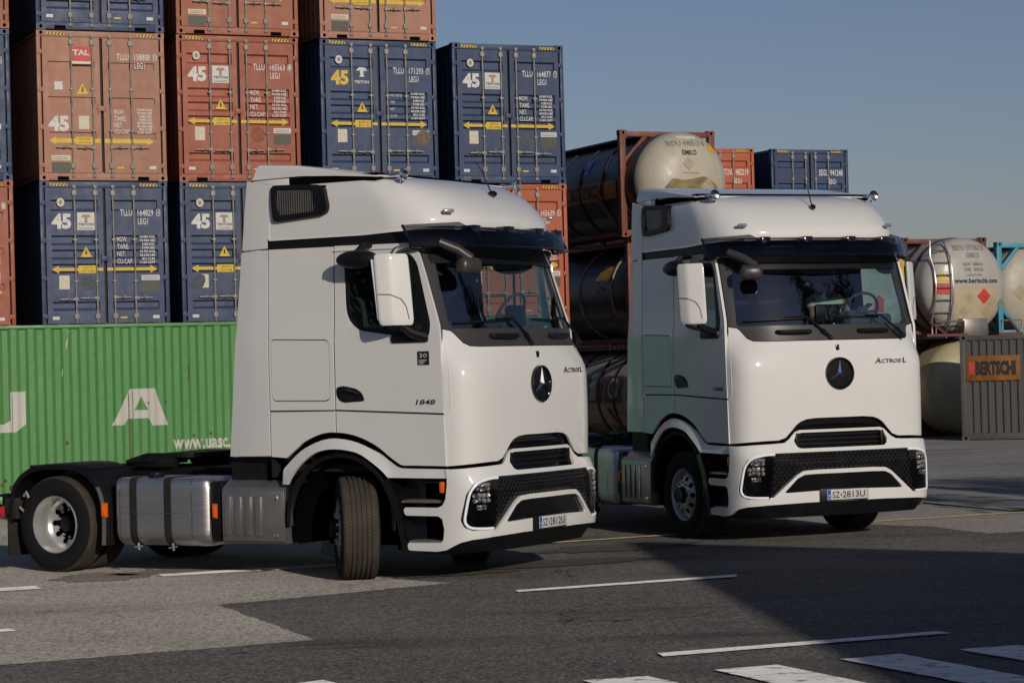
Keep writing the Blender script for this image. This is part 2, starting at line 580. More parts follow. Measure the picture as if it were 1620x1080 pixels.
def panel(name, outer, holes, S, mats, parent, t=.02, grid=.12, hint=None):
    if not isinstance(mats, (list, tuple)):
        mats = [mats, mats]
    return panel_mb(outer, holes, S, t, grid, hint).build(name, mats, parent, fix=False)

_txt = {}
def text_mesh(s, bold=0.0):
    k = (s, bold)
    if k not in _txt:
        cu = bpy.data.curves.new('print', 'FONT')
        cu.body = s
        cu.resolution_u = 2
        cu.offset = bold
        ob = bpy.data.objects.new('print', cu)
        me = bpy.data.meshes.new_from_object(ob)
        V = [tuple(v.co) for v in me.vertices]
        F = [tuple(p.vertices) for p in me.polygons]
        bpy.data.objects.remove(ob); bpy.data.curves.remove(cu); bpy.data.meshes.remove(me)
        x0 = min(v[0] for v in V); x1 = max(v[0] for v in V); y0 = min(v[1] for v in V); y1 = max(v[1] for v in V)
        _txt[k] = ([((v[0] - x0) / (x1 - x0), (v[1] - y0) / (y1 - y0)) for v in V], F)
    return _txt[k]

def text_into(mb, s, x, y, w, h, fn, mi=0, bold=0.0, slant=0.0):
    V, F = text_mesh(s, bold)
    mb.add([fn(x + a * w + slant * b * h, y + b * h) for a, b in V], F, mi)
    return mb

def text(name, s, x, y, w, h, fn, mat, parent, bold=0.0, slant=0.0):
    return text_into(MB(), s, x, y, w, h, fn, 0, bold, slant).build(name, mat, parent, smooth=0, fix=False)
# ------------------------------------------------------------------ ground sheets and markings
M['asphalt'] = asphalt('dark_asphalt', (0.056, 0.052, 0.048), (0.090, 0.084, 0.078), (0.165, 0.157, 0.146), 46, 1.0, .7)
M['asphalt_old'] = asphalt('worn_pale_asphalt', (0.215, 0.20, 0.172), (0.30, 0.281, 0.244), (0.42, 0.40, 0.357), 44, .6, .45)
M['asphalt_mid'] = asphalt('grey_asphalt', (0.15, 0.142, 0.13), (0.21, 0.20, 0.185), (0.40, 0.38, 0.35), 75, .3, .3)
M['concrete'] = asphalt('yard_concrete', (0.10, 0.104, 0.108), (0.19, 0.187, 0.18), (0.25, 0.245, 0.235), 50, .2, .8)
M['roadwhite'] = road_paint('worn_white_road_paint', (0.84, 0.83, 0.80), (0.10, 0.094, 0.086), .25)
M['zebrawhite'] = road_paint('worn_crossing_paint', (0.84, 0.83, 0.81), (0.11, 0.105, 0.097), .6)
M['roadyellow'] = road_paint('worn_yellow_road_paint', (0.60, 0.48, 0.24), (0.13, 0.115, 0.09), .45)

def sheet(name, pts, z, mat, rag=0.0, seed=1):
    """flat ground sheet; rag gives broken edges"""
    rnd = random.Random(seed)
    if rag:
        pts = [(x + rnd.uniform(-rag, rag), y + rnd.uniform(-rag, rag)) for x, y in densify(pts, .12)]
    tri = geometry.tessellate_polygon([[Vector((x, y, 0)) for x, y in pts]])
    mb = MB()
    fs = []
    for t in tri:
        a, b, c = (Vector((*pts[i], 0)) for i in t)
        fs.append(tuple(t) if (b - a).cross(c - a).z > 0 else tuple(reversed(t)))
    mb.add([(x, y, z) for x, y in pts], fs)
    return structure(mb.build(name, mat, smooth=0, fix=False))

sheet('ground', [(-1500, -1500), (1500, -1500), (1500, 3000), (-1500, 3000)], 0, M['asphalt'])
E_ = Vector((math.cos(.4044), math.sin(.4044), 0)); N_ = Vector((math.sin(.4044), -math.cos(.4044), 0)); B_ = Vector((0, 49.3587, 0))
def row(u, off=0.0, z=0.0):
    return B_ + E_ * u + N_ * off + Vector((0, 0, z))
# pale worn asphalt on the left with its stepped edge
lo = [(-46, -3.74)]
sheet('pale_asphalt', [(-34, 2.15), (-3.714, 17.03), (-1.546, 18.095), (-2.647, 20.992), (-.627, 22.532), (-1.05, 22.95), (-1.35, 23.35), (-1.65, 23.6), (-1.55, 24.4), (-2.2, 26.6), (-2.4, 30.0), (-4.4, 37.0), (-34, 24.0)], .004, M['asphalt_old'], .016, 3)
sheet('grey_asphalt', [(3.3, 28.3), (4.2, 28.85), (4.87, 28.2), (5.32, 26.87), (5.75, 27.05), (12, 30.1), (12.5, 26.0), (16, 27.5), (13.2, 34.5), (6.3, 30.6), (5.5, 32.6), (4.9, 33.8), (3.6, 33.2)], .004, M['asphalt_mid'], .03, 4)
sheet('yard_concrete', [(5.0, 33.9), (5.55, 32.75), (6.06, 31.25), (6.45, 30.3), (6.5, 30.1), (14, 33), (60, 55), (60, 140), (-20, 140), (-60, 110), (-40, 60), (3.0, 47), (4.0, 36)], .004, M['concrete'])
sheet('drain_seam', [(4.95, 33.95), (5.50, 32.72), (6.01, 31.22), (6.40, 30.27), (6.47, 30.30), (6.10, 31.28), (5.58, 32.78), (5.03, 33.97)], .008, M['hole'])

def stripe(name, a, b, w, mat=None, rag=.006, seed=1):
    a, b = Vector(a), Vector(b)
    d = (b - a).normalized(); p = Vector((-d.y, d.x)) * w / 2
    return sheet(name, [tuple(a - p), tuple(b - p), tuple(b + p), tuple(a + p)], .012, mat or M['roadwhite'], rag, seed)
sheet('lane_marking', [(-.031, 21.56), (-.003, 21.39), (2.037, 22.31), (2.067, 22.56)], .012, M['roadwhite'], .006, 11)
sheet('lane_marking', [(.956, 16.646), (.989, 16.459), (3.143, 17.381), (3.053, 17.525)], .012, M['roadwhite'], .006, 12)
stripe('lane_marking', (-6.9, 22.25), (-4.66, 23.16), .36, seed=13)
stripe('lane_marking', (-3.62, 24.15), (-1.6, 25.0), .30, seed=14)
stripe('lane_marking', (-6.3, 18.3), (-4.1, 19.33), .22, seed=15)
stripe('yellow_line', (.0, 26.98), (4.44, 29.27), .13, M['roadyellow'], .012, 16)
stripe('yellow_line', (4.44, 29.27), (12.0, 32.9), .13, M['roadyellow'], .012, 17)
zd = Vector((.416, -.931)).normalized()
for k, (a, b) in enumerate((((1.266, 15.668), (1.705, 15.862)), ((2.153, 16.057), (2.584, 16.264)), ((3.013, 16.413), (3.453, 16.572)), ((.39, 15.325), (.823, 15.463)), ((3.87, 16.76), (4.31, 16.95)), ((-.50, 14.93), (-.06, 15.12)), ((-1.42, 14.55), (-.95, 14.75)))):
    a, b = Vector(a), Vector(b)
    sheet('crossing_bar', [tuple(a), tuple(a + zd * 3.4), tuple(b + zd * 3.4), tuple(b)], .012, M['zebrawhite'], .007, 20 + k)
sheet('lane_marking', [(-1.46, 15.56), (-1.30, 15.70), (-1.02, 15.2), (-1.2, 15.1)], .012, M['roadwhite'], .005, 31)


# oil and rubber stains near the wheels, tar seam along the patch
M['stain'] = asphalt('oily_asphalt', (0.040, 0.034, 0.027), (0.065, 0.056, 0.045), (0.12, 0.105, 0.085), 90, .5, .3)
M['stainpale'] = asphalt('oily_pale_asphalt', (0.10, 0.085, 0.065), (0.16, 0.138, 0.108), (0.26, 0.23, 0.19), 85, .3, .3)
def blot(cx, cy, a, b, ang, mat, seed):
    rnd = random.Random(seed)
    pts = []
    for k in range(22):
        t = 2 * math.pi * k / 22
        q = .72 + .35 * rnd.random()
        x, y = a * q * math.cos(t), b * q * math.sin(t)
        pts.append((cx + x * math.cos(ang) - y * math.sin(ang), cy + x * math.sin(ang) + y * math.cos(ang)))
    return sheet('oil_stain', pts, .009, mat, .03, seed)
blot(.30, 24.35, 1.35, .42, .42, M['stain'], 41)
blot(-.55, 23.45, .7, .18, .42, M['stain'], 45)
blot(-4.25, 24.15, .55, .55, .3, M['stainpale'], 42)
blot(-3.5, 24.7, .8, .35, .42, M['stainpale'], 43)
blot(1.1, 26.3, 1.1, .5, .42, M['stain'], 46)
# ------------------------------------------------------------------ shipping containers (local: x along the door face, y inwards, z up)
PC = {
    'blue': paint('blue_container_paint', (0.040, 0.066, 0.145), .10, .30, .5, streak=.35),
    'navy': paint('navy_container_paint', (0.028, 0.058, 0.135), .08, .25, .5, streak=.3),
    'tan': paint('tan_brown_container_paint', (0.43, 0.205, 0.130), .12, .55, .55, (0.13, .055, .03), .35),
    'red': paint('red_brown_container_paint', (0.37, 0.098, 0.050), .08, .45, .5, (0.11, .04, .025), .35),
    'orange': paint('orange_container_paint', (0.48, 0.115, 0.045), .06, .35, .5, (0.14, .05, .03), .3),
    'rust': paint('rusty_brown_container_paint', (0.40, 0.145, 0.080), .12, .9, .6, (0.10, .04, .02), .45),
    'green': paint('green_container_paint', (0.085, 0.290, 0.072), .14, .9, .45, (0.13, .055, .02), .2),
}
_cm = {}
def dims(W, H, L):
    return dict(W=W, H=H, L=L, dz0=.155, dz1=H - .13, xm=W / 2)

def corr_side(x, L, H, sgn, period=.28, d=.036):
    """corrugated flank along y; sgn = outward x direction"""
    mb = MB(); ys = []
    y = .12
    while y < L - .12:
        for a, k in ((0, 0), (.07, 0), (.138, 1), (.208, 1)):
            if y + a < L - .12:
                ys.append((y + a, k))
        y += period
    ys.append((L - .12, 0))
    vs = []
    for yy, k in ys:
        vs += [(x - sgn * d * k, yy, .15), (x - sgn * d * k, yy, H - .07)]
    fs = [(2 * i, 2 * i + 2, 2 * i + 3, 2 * i + 1) for i in range(len(ys) - 1)]
    mb.add(vs, fs)
    return mb

def cont_meshes(W, H, L, style):
    key = (W, H, L, style)
    if key in _cm:
        return _cm[key]
    d = {}
    paintm = PC['blue']
    b = MB()
    for x, s in ((.02, -1), (W - .02, 1)):
        t = corr_side(x, L, H, s); b.add(t.v, t.f)
    b.box(.05, W - .05, .08, L - .05, H - .09, H - .03)
    b.box(.05, W - .05, .08, L - .05, .12, .17)
    b.box(.05, W - .05, L - .10, L - .05, .15, H - .06)
    for x in (.0, W - .06):
        b.box(x, x + .06, .05, L - .05, .0 + .03, .16); b.box(x, x + .06, .05, L - .05, H - .09, H - .02)
    for x in (.0, W - .12):
        b.box(x, x + .12, L - .12, L, .11, H - .11)
    d['body'] = b.mesh('body', [paintm], 0)
    f = MB()
    for x0, x1 in ((.0, .075), (W - .075, W)):
        f.box(x0, x1, 0, .12, .118, H - .118, 0, .006)
    f.box(.178, W - .178, .0, .12, .01, .145, 0, .006)
    f.box(.178, W - .178, .0, .12, H - .125, H - .012, 0, .006)
    f.box(.075, W - .075, .03, .12, .118, .15); f.box(.075, W - .075, .03, .12, H - .14, H - .118)
    for x in (.35, W - .58):                             # dark fork notches on the sill
        f.box(x, x + .22, -.004, .0, .015, .085, 1)
    f.box(.075, W - .075, .095, .118, .13, H - .12, 2)    # rubber gasket plane behind the doors
    d['end_frame'] = f.mesh('end_frame', [paintm, M['hole'], M['rubber_seal']], 25)
    # casting: block with an oval hole in the face
    hole = [(.089 + .032 * math.cos(a), .059 + .038 * math.sin(a)) for a in [2 * math.pi * k / 12 for k in range(12)]]
    V, F = tess([(0, 0), (.178, 0), (.178, .118), (0, .118)], [hole], .2)
    c = MB()
    c.add([(x, -.008, z) for x, z in V], F)
    n = len(hole)
    c.add([(x, -.008, z) for x, z in hole] + [(x, .05, z) for x, z in hole], [(i, (i + 1) % n, (i + 1) % n + n, i + n) for i in range(n)], 1)
    c.add([(x, .05, z) for x, z in hole], [tuple(range(n))], 1)
    c.add([(0, -.008, 0), (.178, -.008, 0), (.178, -.008, .118), (0, -.008, .118), (0, .16, 0), (.178, .16, 0), (.178, .16, .118), (0, .16, .118)],
          [(0, 4, 7, 3), (1, 2, 6, 5), (3, 7, 6, 2), (0, 1, 5, 4), (4, 5, 6, 7)])
    d['casting'] = c.mesh('corner_casting', [paintm, M['hole']], 0, fix=False)
    hz = MB(); w = .34
    hz.add([(0, 0, 0), (w, 0, 0), (w, 0, .055), (0, 0, .055)], [(0, 1, 2, 3)], 0)
    for k in range(5):
        x = .01 + k * .066
        hz.add([(x, -.002, .003), (x + .03, -.002, .003), (x + .062, -.002, .052), (x + .032, -.002, .052)], [(0, 1, 2, 3)], 1)
    d['hazard'] = hz.mesh('hazard_stripe', [M['yellow'], M['ink']], 0, fix=False)
    # door leaf
    z0, z1 = .155, H - .13
    dw = W / 2 - .075 - .062
    hgt = z1 - z0
    bx = .10
    zi0, zi1 = z0 + .05, z1 - .05
    if style == 'rib':
        rec = [(.088, .155, .045), (.350, .405, .05), (.455, .510, .05), (.560, .612, .05), (.838, .885, .055)]
        dep = .058; up = .032
    else:
        rec = [(.180, .228, .006), (.440, .488, .006), (.700, .748, .006)]
        dep = .04; up = .004
    prof = [(zi1, 0)]
    for a, b_, sl in rec:
        prof += [(z1 - a * hgt, 0), (z1 - a * hgt - up, dep), (z1 - b_ * hgt, dep), (z1 - b_ * hgt - sl, 0)]
    prof += [(zi0, 0)]
    dm = MB()
    x0, x1 = bx, dw - bx
    for xa, xb in ((0, x0), (x1, dw)):
        dm.box(xa, xb, 0, .05, z0, z1)
    dm.box(x0, x1, 0, .05, z0, zi0); dm.box(x0, x1, 0, .05, zi1, z1)
    vs = []
    for z, y in prof:
        vs += [(x0, y, z), (x1, y, z)]
    dm.add(vs, [(2 * i, 2 * i + 2, 2 * i + 3, 2 * i + 1) for i in range(len(prof) - 1)])
    for x in (x0, x1):
        for k in range(len(rec)):
            q = prof[1 + 4 * k:5 + 4 * k]
            dm.add([(x, y, z) for z, y in q], [(0, 1, 2, 3)])
    d['door'] = dm.mesh('door', [paintm], 0, fix=False)
    bm_ = MB()
    zt, zb = H - .085, .075
    bm_.tube([(0, -.032, zb), (0, -.032, zt)], .0165, 8, 0)
    for z in (zb - .01, zt - .05):
        bm_.box(-.035, .035, -.05, .012, z, z + .06, 0, .01)
    for z in (.24, H - .28):
        bm_.box(-.045, .045, -.052, .0, z, z + .10, 0, .01)
    for z in (.95, 1.75):
        bm_.box(-.04, .04, -.05, .0, z, z + .035, 0, .006)
    d['bar'] = bm_.mesh('locking_bar', [M['steel']], 30)
    h = MB()
    h.box(-.33, .0, -.065, -.048, -.014, .014, 0, .005); h.box(-.06, .03, -.06, -.02, -.03, .03, 0, .008)
    h.box(-.20, -.15, -.075, .0, -.028, .035, 0, .01); h.ball((-.17, -.08, .0), .018, n=8)
    d['handle'] = h.mesh('handle', [M['steel']], 30)
    g = MB(); g.box(-.055, .055, -.022, .02, -.045, .045, 0, .008); g.box(-.012, .012, -.034, -.02, -.045, .045)
    d['hinge'] = g.mesh('hinge', [paintm], 30)
    kp = MB(); kp.box(-.075, .06, -.03, 0, -.055, .045, 0, .008); kp.box(-.09, -.07, -.035, 0, -.10, .08)
    d['lock_box'] = kp.mesh('lock_box', [paintm], 25)
    _cm[key] = d
    return d

def olink(name, me, parent, mat, loc=(0, 0, 0), flip=False):
    o = link(name, me, parent)
    o.location = loc
    if flip:
        o.scale = (-1, 1, 1)
    if mat is not None:
        o.material_slots[0].link = 'OBJECT'
        o.material_slots[0].material = mat
    return o

def card(name, parent, x, z, w, h, mat, y=-.004, poly=None):
    mb = MB()
    pts = poly or [(x, z), (x + w, z), (x + w, z + h), (x, z + h)]
    mb.add([(a, y, b) for a, b in pts], [tuple(range(len(pts)))])
    return mb.build(name, mat, parent, smooth=0)

DATA = ['34.000 KGS', '74.960 LBS', '4.280 KGS', '9.440 LBS', '29.720 KGS', '65.520 LBS', '89.2 CUM', '3.150 CUFT']
def container(label, u, off, z, col, style='rib', W=2.5, H=2.896, L=13.72, marks=None, group='containers stacked door ends out', detail=2, hz=True, rseed=0, loc=None, rz=.4044):
    d = cont_meshes(W, H, L, style)
    P = PC[col]
    T = thing('shipping_container', label, 'shipping container', loc or tuple(row(u, off, z)), rz, group)
    rnd = random.Random(rseed + int(u * 100) + int(z * 10))
    olink('body', d['body'], T, P)
    fr = olink('end_frame', d['end_frame'], T, P)
    for x in (0, W - .178):
        for zz in (0, H - .118):
            olink('corner_casting', d['casting'], T, P, (x, 0, zz))
    if hz:
        for x in (.20, W - .54):
            olink('hazard_stripe', d['hazard'], fr, None, (x, -.008, H - .10))
    z0, z1 = .155, H - .13
    dw = W / 2 - .075 - .062
    doors = []
    for k, x in enumerate((.108, W / 2 + .029)):
        dr = olink('door', d['door'], T, P, (x, .012, 0))
        doors.append(dr)
        bars = (.552, .962) if k == 0 else (.135, .545)
        for bx in bars:
            olink('locking_bar', d['bar'], dr, None, (bx, 0, 0))
            olink('handle', d['handle'], dr, None, (bx, 0, .63 + rnd.uniform(-.01, .02)), flip=(k == 1))
        hx = -.05 if k == 0 else dw + .05
        if detail > 1:
            for i in range(4):
                olink('hinge', d['hinge'], dr, P, (hx, .0, .30 + i * (H - .72) / 3))
    if detail > 1:
        olink('lock_box', d['lock_box'], doors[1], P, (-.025, -.002, H * .485))
    if marks:
        marks_on(T, doors, W, H, marks, rnd)
    return T

def marks_on(T, doors, W, H, mk, rnd):
    """mk: style 'triton' / 'tal', number, colours"""
    L_, R_ = doors
    ox = (.108, W / 2 + .029)
    fy = -.005
    fl = lambda a, b: (a - ox[0], fy, b)
    fr = lambda a, b: (a - ox[1], fy, b)
    ink = M['whiteink']
    k = mk.get('style', 'triton')
    ic = M['yellow'] if mk.get('yellow45') else ink
    top = H
    num = mk['num']
    def zz(f):          # fraction from the top
        return H * (1 - f)
    if k == 'triton':
        text('size_number', '45', .22, zz(.319), .38, .30, fl, ic, L_, .05)
        # round approval plate
        card('approval_plate', L_, 0, 0, 0, 0, M['cream'] if not mk.get('yellow45') else M['whiteink'], poly=[(.40 - ox[0] + .075 * math.cos(a), zz(.142) + .085 * math.sin(a)) for a in [2 * math.pi * i / 16 for i in range(16)]])
        card('approval_print', L_, 0, 0, 0, 0, M['greyink'], y=-.007, poly=[(.40 - ox[0] + .035 * math.cos(a), zz(.142) + .045 * math.sin(a)) for a in [2 * math.pi * i / 12 for i in range(12)]])
        if not mk.get('yellow45'):
            lp = card('owner_sign', L_, .715 - ox[0], zz(.326), .34, .34, M['plate'])
            tm = MB()
            w_ = lambda a, b: (a - ox[0], -.008, b)
            cx, cz = .885, zz(.326) + .20
            tm.add([w_(cx - .10, cz + .05), w_(cx - .06, cz + .10), w_(cx + .06, cz + .10), w_(cx + .10, cz + .05), w_(cx + .03, cz + .045), w_(cx + .025, cz - .03), w_(cx + .05, cz - .05), w_(cx - .05, cz - .05), w_(cx - .025, cz - .03), w_(cx - .03, cz + .045)], [tuple(range(10))])
            tm.build('owner_emblem', M['emblem'] if mk.get('emb', 1) else M['greyink'], lp, smooth=0)
            text('owner_name', 'TRITON', .735, zz(.326) + .085, .30, .05, w_, M['ink'], lp, .03)
            tm = MB()
            for i in range(2):
                tm.add([w_(.745, zz(.326) + .055 - i * .025), w_(1.025, zz(.326) + .055 - i * .025), w_(1.025, zz(.326) + .045 - i * .025), w_(.745, zz(.326) + .045 - i * .025)], [(0, 1, 2, 3)])
            tm.build('owner_small_print', M['greyink'], lp, smooth=0)
        else:
            tm = MB(); cx, cz = .885, zz(.232)
            w_ = fl
            tm.add([w_(cx - .12, cz + .04), w_(cx - .07, cz + .11), w_(cx + .07, cz + .11), w_(cx + .12, cz + .04), w_(cx + .04, cz + .045), w_(cx + .035, cz - .05), w_(cx + .06, cz - .08), w_(cx - .06, cz - .08), w_(cx - .035, cz - .05), w_(cx - .04, cz + .045)], [tuple(range(10))])
            tm.build('owner_emblem', ink, L_, smooth=0)
            text('owner_name', 'TRITON', .72, zz(.306), .31, .06, fl, ink, L_, .03)
        wz_, zarrow, zcard = .475, .587, .718
        zdat = .383
    else:
        sg = card('owner_sign', L_, .685 - ox[0], zz(.232), .36, .36, M['redink'])
        w_ = lambda a, b: (a - ox[0], -.008, b)
        text('owner_name', 'TAL', .695, zz(.165), .33, .11, w_, M['whiteink'], sg, .04)
        card('owner_strip', sg, .685 - ox[0], zz(.222), .36, .05, M['whiteink'], y=-.008); card('owner_base', sg, .685 - ox[0], zz(.232), .36, .025, M['trousers'], y=-.008)
        text('size_number', '45', .20, zz(.672), .40, .30, fl, ink, L_, .05)
        card('notice', L_, .33 - ox[0], zz(.395), .16, .155, M['whiteink']); card('notice', L_, .79 - ox[0], zz(.655), .20, .255, M['cream'])
        wz_, zarrow, zcard = .392, .733, .955
        zdat = .533
    z_id = .19 if k == 'tal' else .232
    text('owner_code', num[0], 1.555, zz(z_id), .24, .125, fr, ink, R_, .012)
    text('serial_number', num[1], 1.905, zz(z_id), .31, .125, fr, ink, R_, .012)
    if num[2]:
        bx = MB(); x, zc = 2.275, zz(z_id)
        for a, b, c_, e in ((0, 0, .075, .012), (0, .118, .075, .13), (0, 0, .012, .13), (.063, 0, .075, .13)):
            bx.add([fr(x + a, zc + b), fr(x + c_, zc + b), fr(x + c_, zc + e), fr(x + a, zc + e)], [(0, 1, 2, 3)])
        text_into(bx, num[2], x + .02, zc + .025, .035, .08, fr)
        bx.build('check_digit', ink, R_, smooth=0)
    text('type_code', 'LEG1', 1.905, zz(z_id) - .165, .20, .12, fr, ink, R_, .012)
    lab = ['MAX. GROSS', 'TARE', 'NET', 'CU.CAP.'] if mk.get('yellow45') else ['MGW.', 'TARE.', 'NET.', 'CU.CAP.']
    tm = MB()
    for i, s in enumerate(lab):
        if mk.get('yellow45'):
            text_into(tm, s, 1.48, zz(zdat) - .03 - i * .14, .25 if i == 0 else (.15 if i == 3 else .10), .055, fr)
        else:
            text_into(tm, s, 1.48, zz(zdat) - .06 - i * (.142 if k == 'triton' else .127), [.20, .24, .17, .31][i], .095, fr, 0, .01)
    tm.build('data_labels', ink, R_, smooth=0)['kind'] = 'stuff'
    tm = MB()
    for i, s in enumerate(DATA):
        w = .30
        text_into(tm, s, 1.93 + (.04 if len(s) < 10 else 0), zz(zdat) + .01 - i * (.071 if k == 'triton' else .0635), w - (.05 if len(s) < 10 else 0), .048, fr, 0, .035)
    tm.build('weight_data', ink, R_, smooth=0)['kind'] = 'stuff'
    # warning triangle
    cx, cz = .875, zz(wz_)
    tr = card('warning_sign', L_, 0, 0, 0, 0, M['yellow'], poly=[(cx - ox[0] - .115, cz - .09), (cx - ox[0] + .115, cz - .09), (cx - ox[0], cz + .12)])
    card('warning_print', tr, 0, 0, 0, 0, M['ink'], y=-.008, poly=[(cx - ox[0] - .02, cz - .04), (cx - ox[0] + .02, cz - .04), (cx - ox[0] + .012, cz + .05), (cx - ox[0] - .012, cz + .05)])
    # yellow width arrow over both doors
    za = zz(zarrow)
    for dr, o_, a, b, tip in ((L_, ox[0], .20, 1.20, -1), (R_, ox[1], 1.28, 2.27, 1)):
        mb = MB(); y = -.006
        hw = .042 if k == 'tal' else .030
        if tip < 0:
            P_ = [(a, za), (a + .14, za - .075), (a + .14, za - hw), (b, za - hw), (b, za + hw), (a + .14, za + hw), (a + .14, za + .075)]
        else:
            P_ = [(b, za), (b - .14, za + .075), (b - .14, za + hw), (a, za + hw), (a, za - hw), (b - .14, za - hw), (b - .14, za - .075)]
        mb.add([(p - o_, y, q) for p, q in P_], [tuple(range(7))])
        mb.build('width_arrow', M['yellow'], dr, smooth=0)
    cs = card('caution_plate', L_, .715 - ox[0], za - .075, .36, .15, M['yellow'], y=-.009)
    tm = MB(); w_ = lambda a, b: (a - ox[0], -.012, b)
    if mk.get('yellow45'):
        text_into(tm, '2.50 m', .79, za + .01, .22, .045, w_); text_into(tm, "8' 2 ½", .79, za - .055, .20, .04, w_)
        tm.build('caution_print', M['ink'], cs, smooth=0)['kind'] = 'stuff'
    else:
        text_into(tm, 'CAUTION', .80, za + .015, .19, .035, w_); text_into(tm, '2.5M WIDE', .77, za - .05, .25, .03, w_)
        tm.build('caution_print', M['brownink'], cs, smooth=0)
    if k == 'triton':
        dp = card('data_plate', L_, .34 - ox[0], zz(zcard), .20, .265, M['cream'])
        for i in range(2):
            card('rivet', dp, .385 - ox[0] + i * .085, zz(zcard) + .16, .018, .018, M['greyink'], y=-.008)
    wl = card('owner_notice', R_ if k == 'triton' else L_, (1.95 if k == 'triton' else .245) - ox[1 if k == 'triton' else 0], zz(.663 if k == 'triton' else .865), .36, .10, M['cream'] if k == 'tal' else M['plate'])
    tm = MB(); oo = ox[1 if k == 'triton' else 0]; x_ = 1.97 if k == 'triton' else .265
    for i in range(2):
        zq = zz(.663 if k == 'triton' else .865) + .02 + i * .035
        tm.add([(x_ - oo, -.008, zq), (x_ + .30 - oo, -.008, zq), (x_ + .30 - oo, -.008, zq + .014), (x_ - oo, -.008, zq + .014)], [(0, 1, 2, 3)])
    tm.build('notice_print', M['greyink'], wl, smooth=0)
    card('dull_patch', R_ if k == 'triton' else L_, (1.95 if k == 'triton' else .245) - oo, zz(.742 if k == 'triton' else .945), .36, .20, M['olive'])
    if mk.get('patch'):
        x0 = mk.get('px', 1.62)
        card('removed_label_mark', R_ if x0 > 1.26 else L_, 0, 0, 0, 0, mk['patch'], y=-.008, poly=[(x0 - ox[1 if x0 > 1.26 else 0] + .17 * math.cos(a) * q, zz(.675) + .17 * math.sin(a) * q) for a, q in [(2 * math.pi * i / 9, .75 + .3 * rnd.random()) for i in range(9)]])
    card('small_plate', R_, 2.16 - ox[1], .235, .13, .06, M['plate'])
    card('small_plate', L_, .20 - ox[0], .235, .13, .06, M['plate']) if k == 'triton' else None
    card('paint_mark', R_, 1.52 - ox[1], .245, .13, .03, M['yellow'])

U = {'A': -12.75, 'B': -9.74, 'C': -6.985, 'D': -4.02, 'E': -1.168}
H_ = 2.896
def tri(num, **k):
    return dict(style='triton', num=num, **k)
scuff = simple('scuffed_paint', (0.16, 0.12, 0.085), 0.7, vary=.5, scale=25)
scuffblue = simple('scraped_blue_paint', (0.07, 0.085, 0.11), 0.7, vary=.5, scale=25)
brownpatch = simple('brown_label_rest', (0.28, 0.085, 0.045), 0.7, vary=.3, scale=20)
container('blue shipping container marked TLLU 164829, directly on the level above the green container', U['B'], 0, H_, 'blue', marks=tri(('TLLU', '164829', '4'), patch=scuffblue, px=.90))
container('tan brown shipping container with a red square sign on its left door', U['B'], 0.03, 2 * H_, 'tan', 'slot', marks=dict(style='tal', num=('TLLU', '158808', '7')))
container('blue shipping container cut off above the tan brown one with the red sign', U['B'], .06, 3 * H_, 'blue', marks=tri(('TLLU', '164852', '1')))
container('blue shipping container half hidden by the cab, its right door out of sight', U['C'], 0, H_, 'blue', marks=tri(('TLLU', '164835', '5'), emb=0, patch=scuffblue, px=.33))
container('red brown shipping container marked TLLU 165563', U['C'], 0, 2 * H_, 'red', marks=tri(('TLLU', '165563', '1'), patch=brownpatch))
container('rusty brown shipping container with a peeled diamond label, above the red TLLU 165563 one', U['C'], .05, 3 * H_, 'rust', 'slot', marks=dict(style='tal', num=('TLLU', '158811', '2'), patch=brownpatch, px=.87))
container('blue shipping container behind the roof of the nearer cab', U['D'], 0, H_, 'navy', marks=None)
container('blue shipping container with a yellow 45 and a bare white emblem', U['D'], -.02, 2 * H_, 'navy', marks=tri(('TLLU', '171293', '7'), yellow45=True, patch=scuff, px=2.18))
container('tan brown shipping container at the top right of the stacks, above the yellow 45', U['D'], .03, 3 * H_, 'tan', 'slot', marks=dict(style='tal', num=('TLLU', '158820', '4')))
container('orange red shipping container seen through the windows of the nearer cab', U['E'], 0, H_, 'orange', marks=tri(('TLLU', '165639', '2')))
container('blue shipping container marked TLLU 164877, on top of the orange one', U['E'], 0, 2 * H_, 'navy', marks=tri(('TLLU', '164877', '7'), patch=scuffblue))
container('red shipping container at the left edge above the green one', U['A'], .02, H_, 'red', 'slot', marks=dict(style='tal', num=('TLLU', '158702', '1')))
container('blue shipping container at the left edge between two red ones', U['A'], 0, 2 * H_, 'navy', marks=tri(('TLLU', '164801', '6')))
container('red shipping container at the top left corner', U['A'], .03, 3 * H_, 'rust', 'slot', marks=dict(style='tal', num=('TLLU', '158709', '3')))
for q, cc in zip('ABCDE', ('blue', 'red', 'blue', 'rust', 'navy')):
    container('shipping container on the ground behind the green one, in stack ' + {'A': 'one', 'B': 'two', 'C': 'three', 'D': 'four', 'E': 'five'}[q], U[q], 0, 0, cc, detail=1, hz=False, group='bottom containers hidden behind the green one')
for k in range(4):
    container('shipping container deep behind the gap between the two leftmost stacks, level ' + ('one', 'two', 'three', 'four')[k], -11.3, -14.3, k * H_, ('navy', 'red', 'blue', 'rust')[k], detail=1, hz=False, group='containers in the second row')

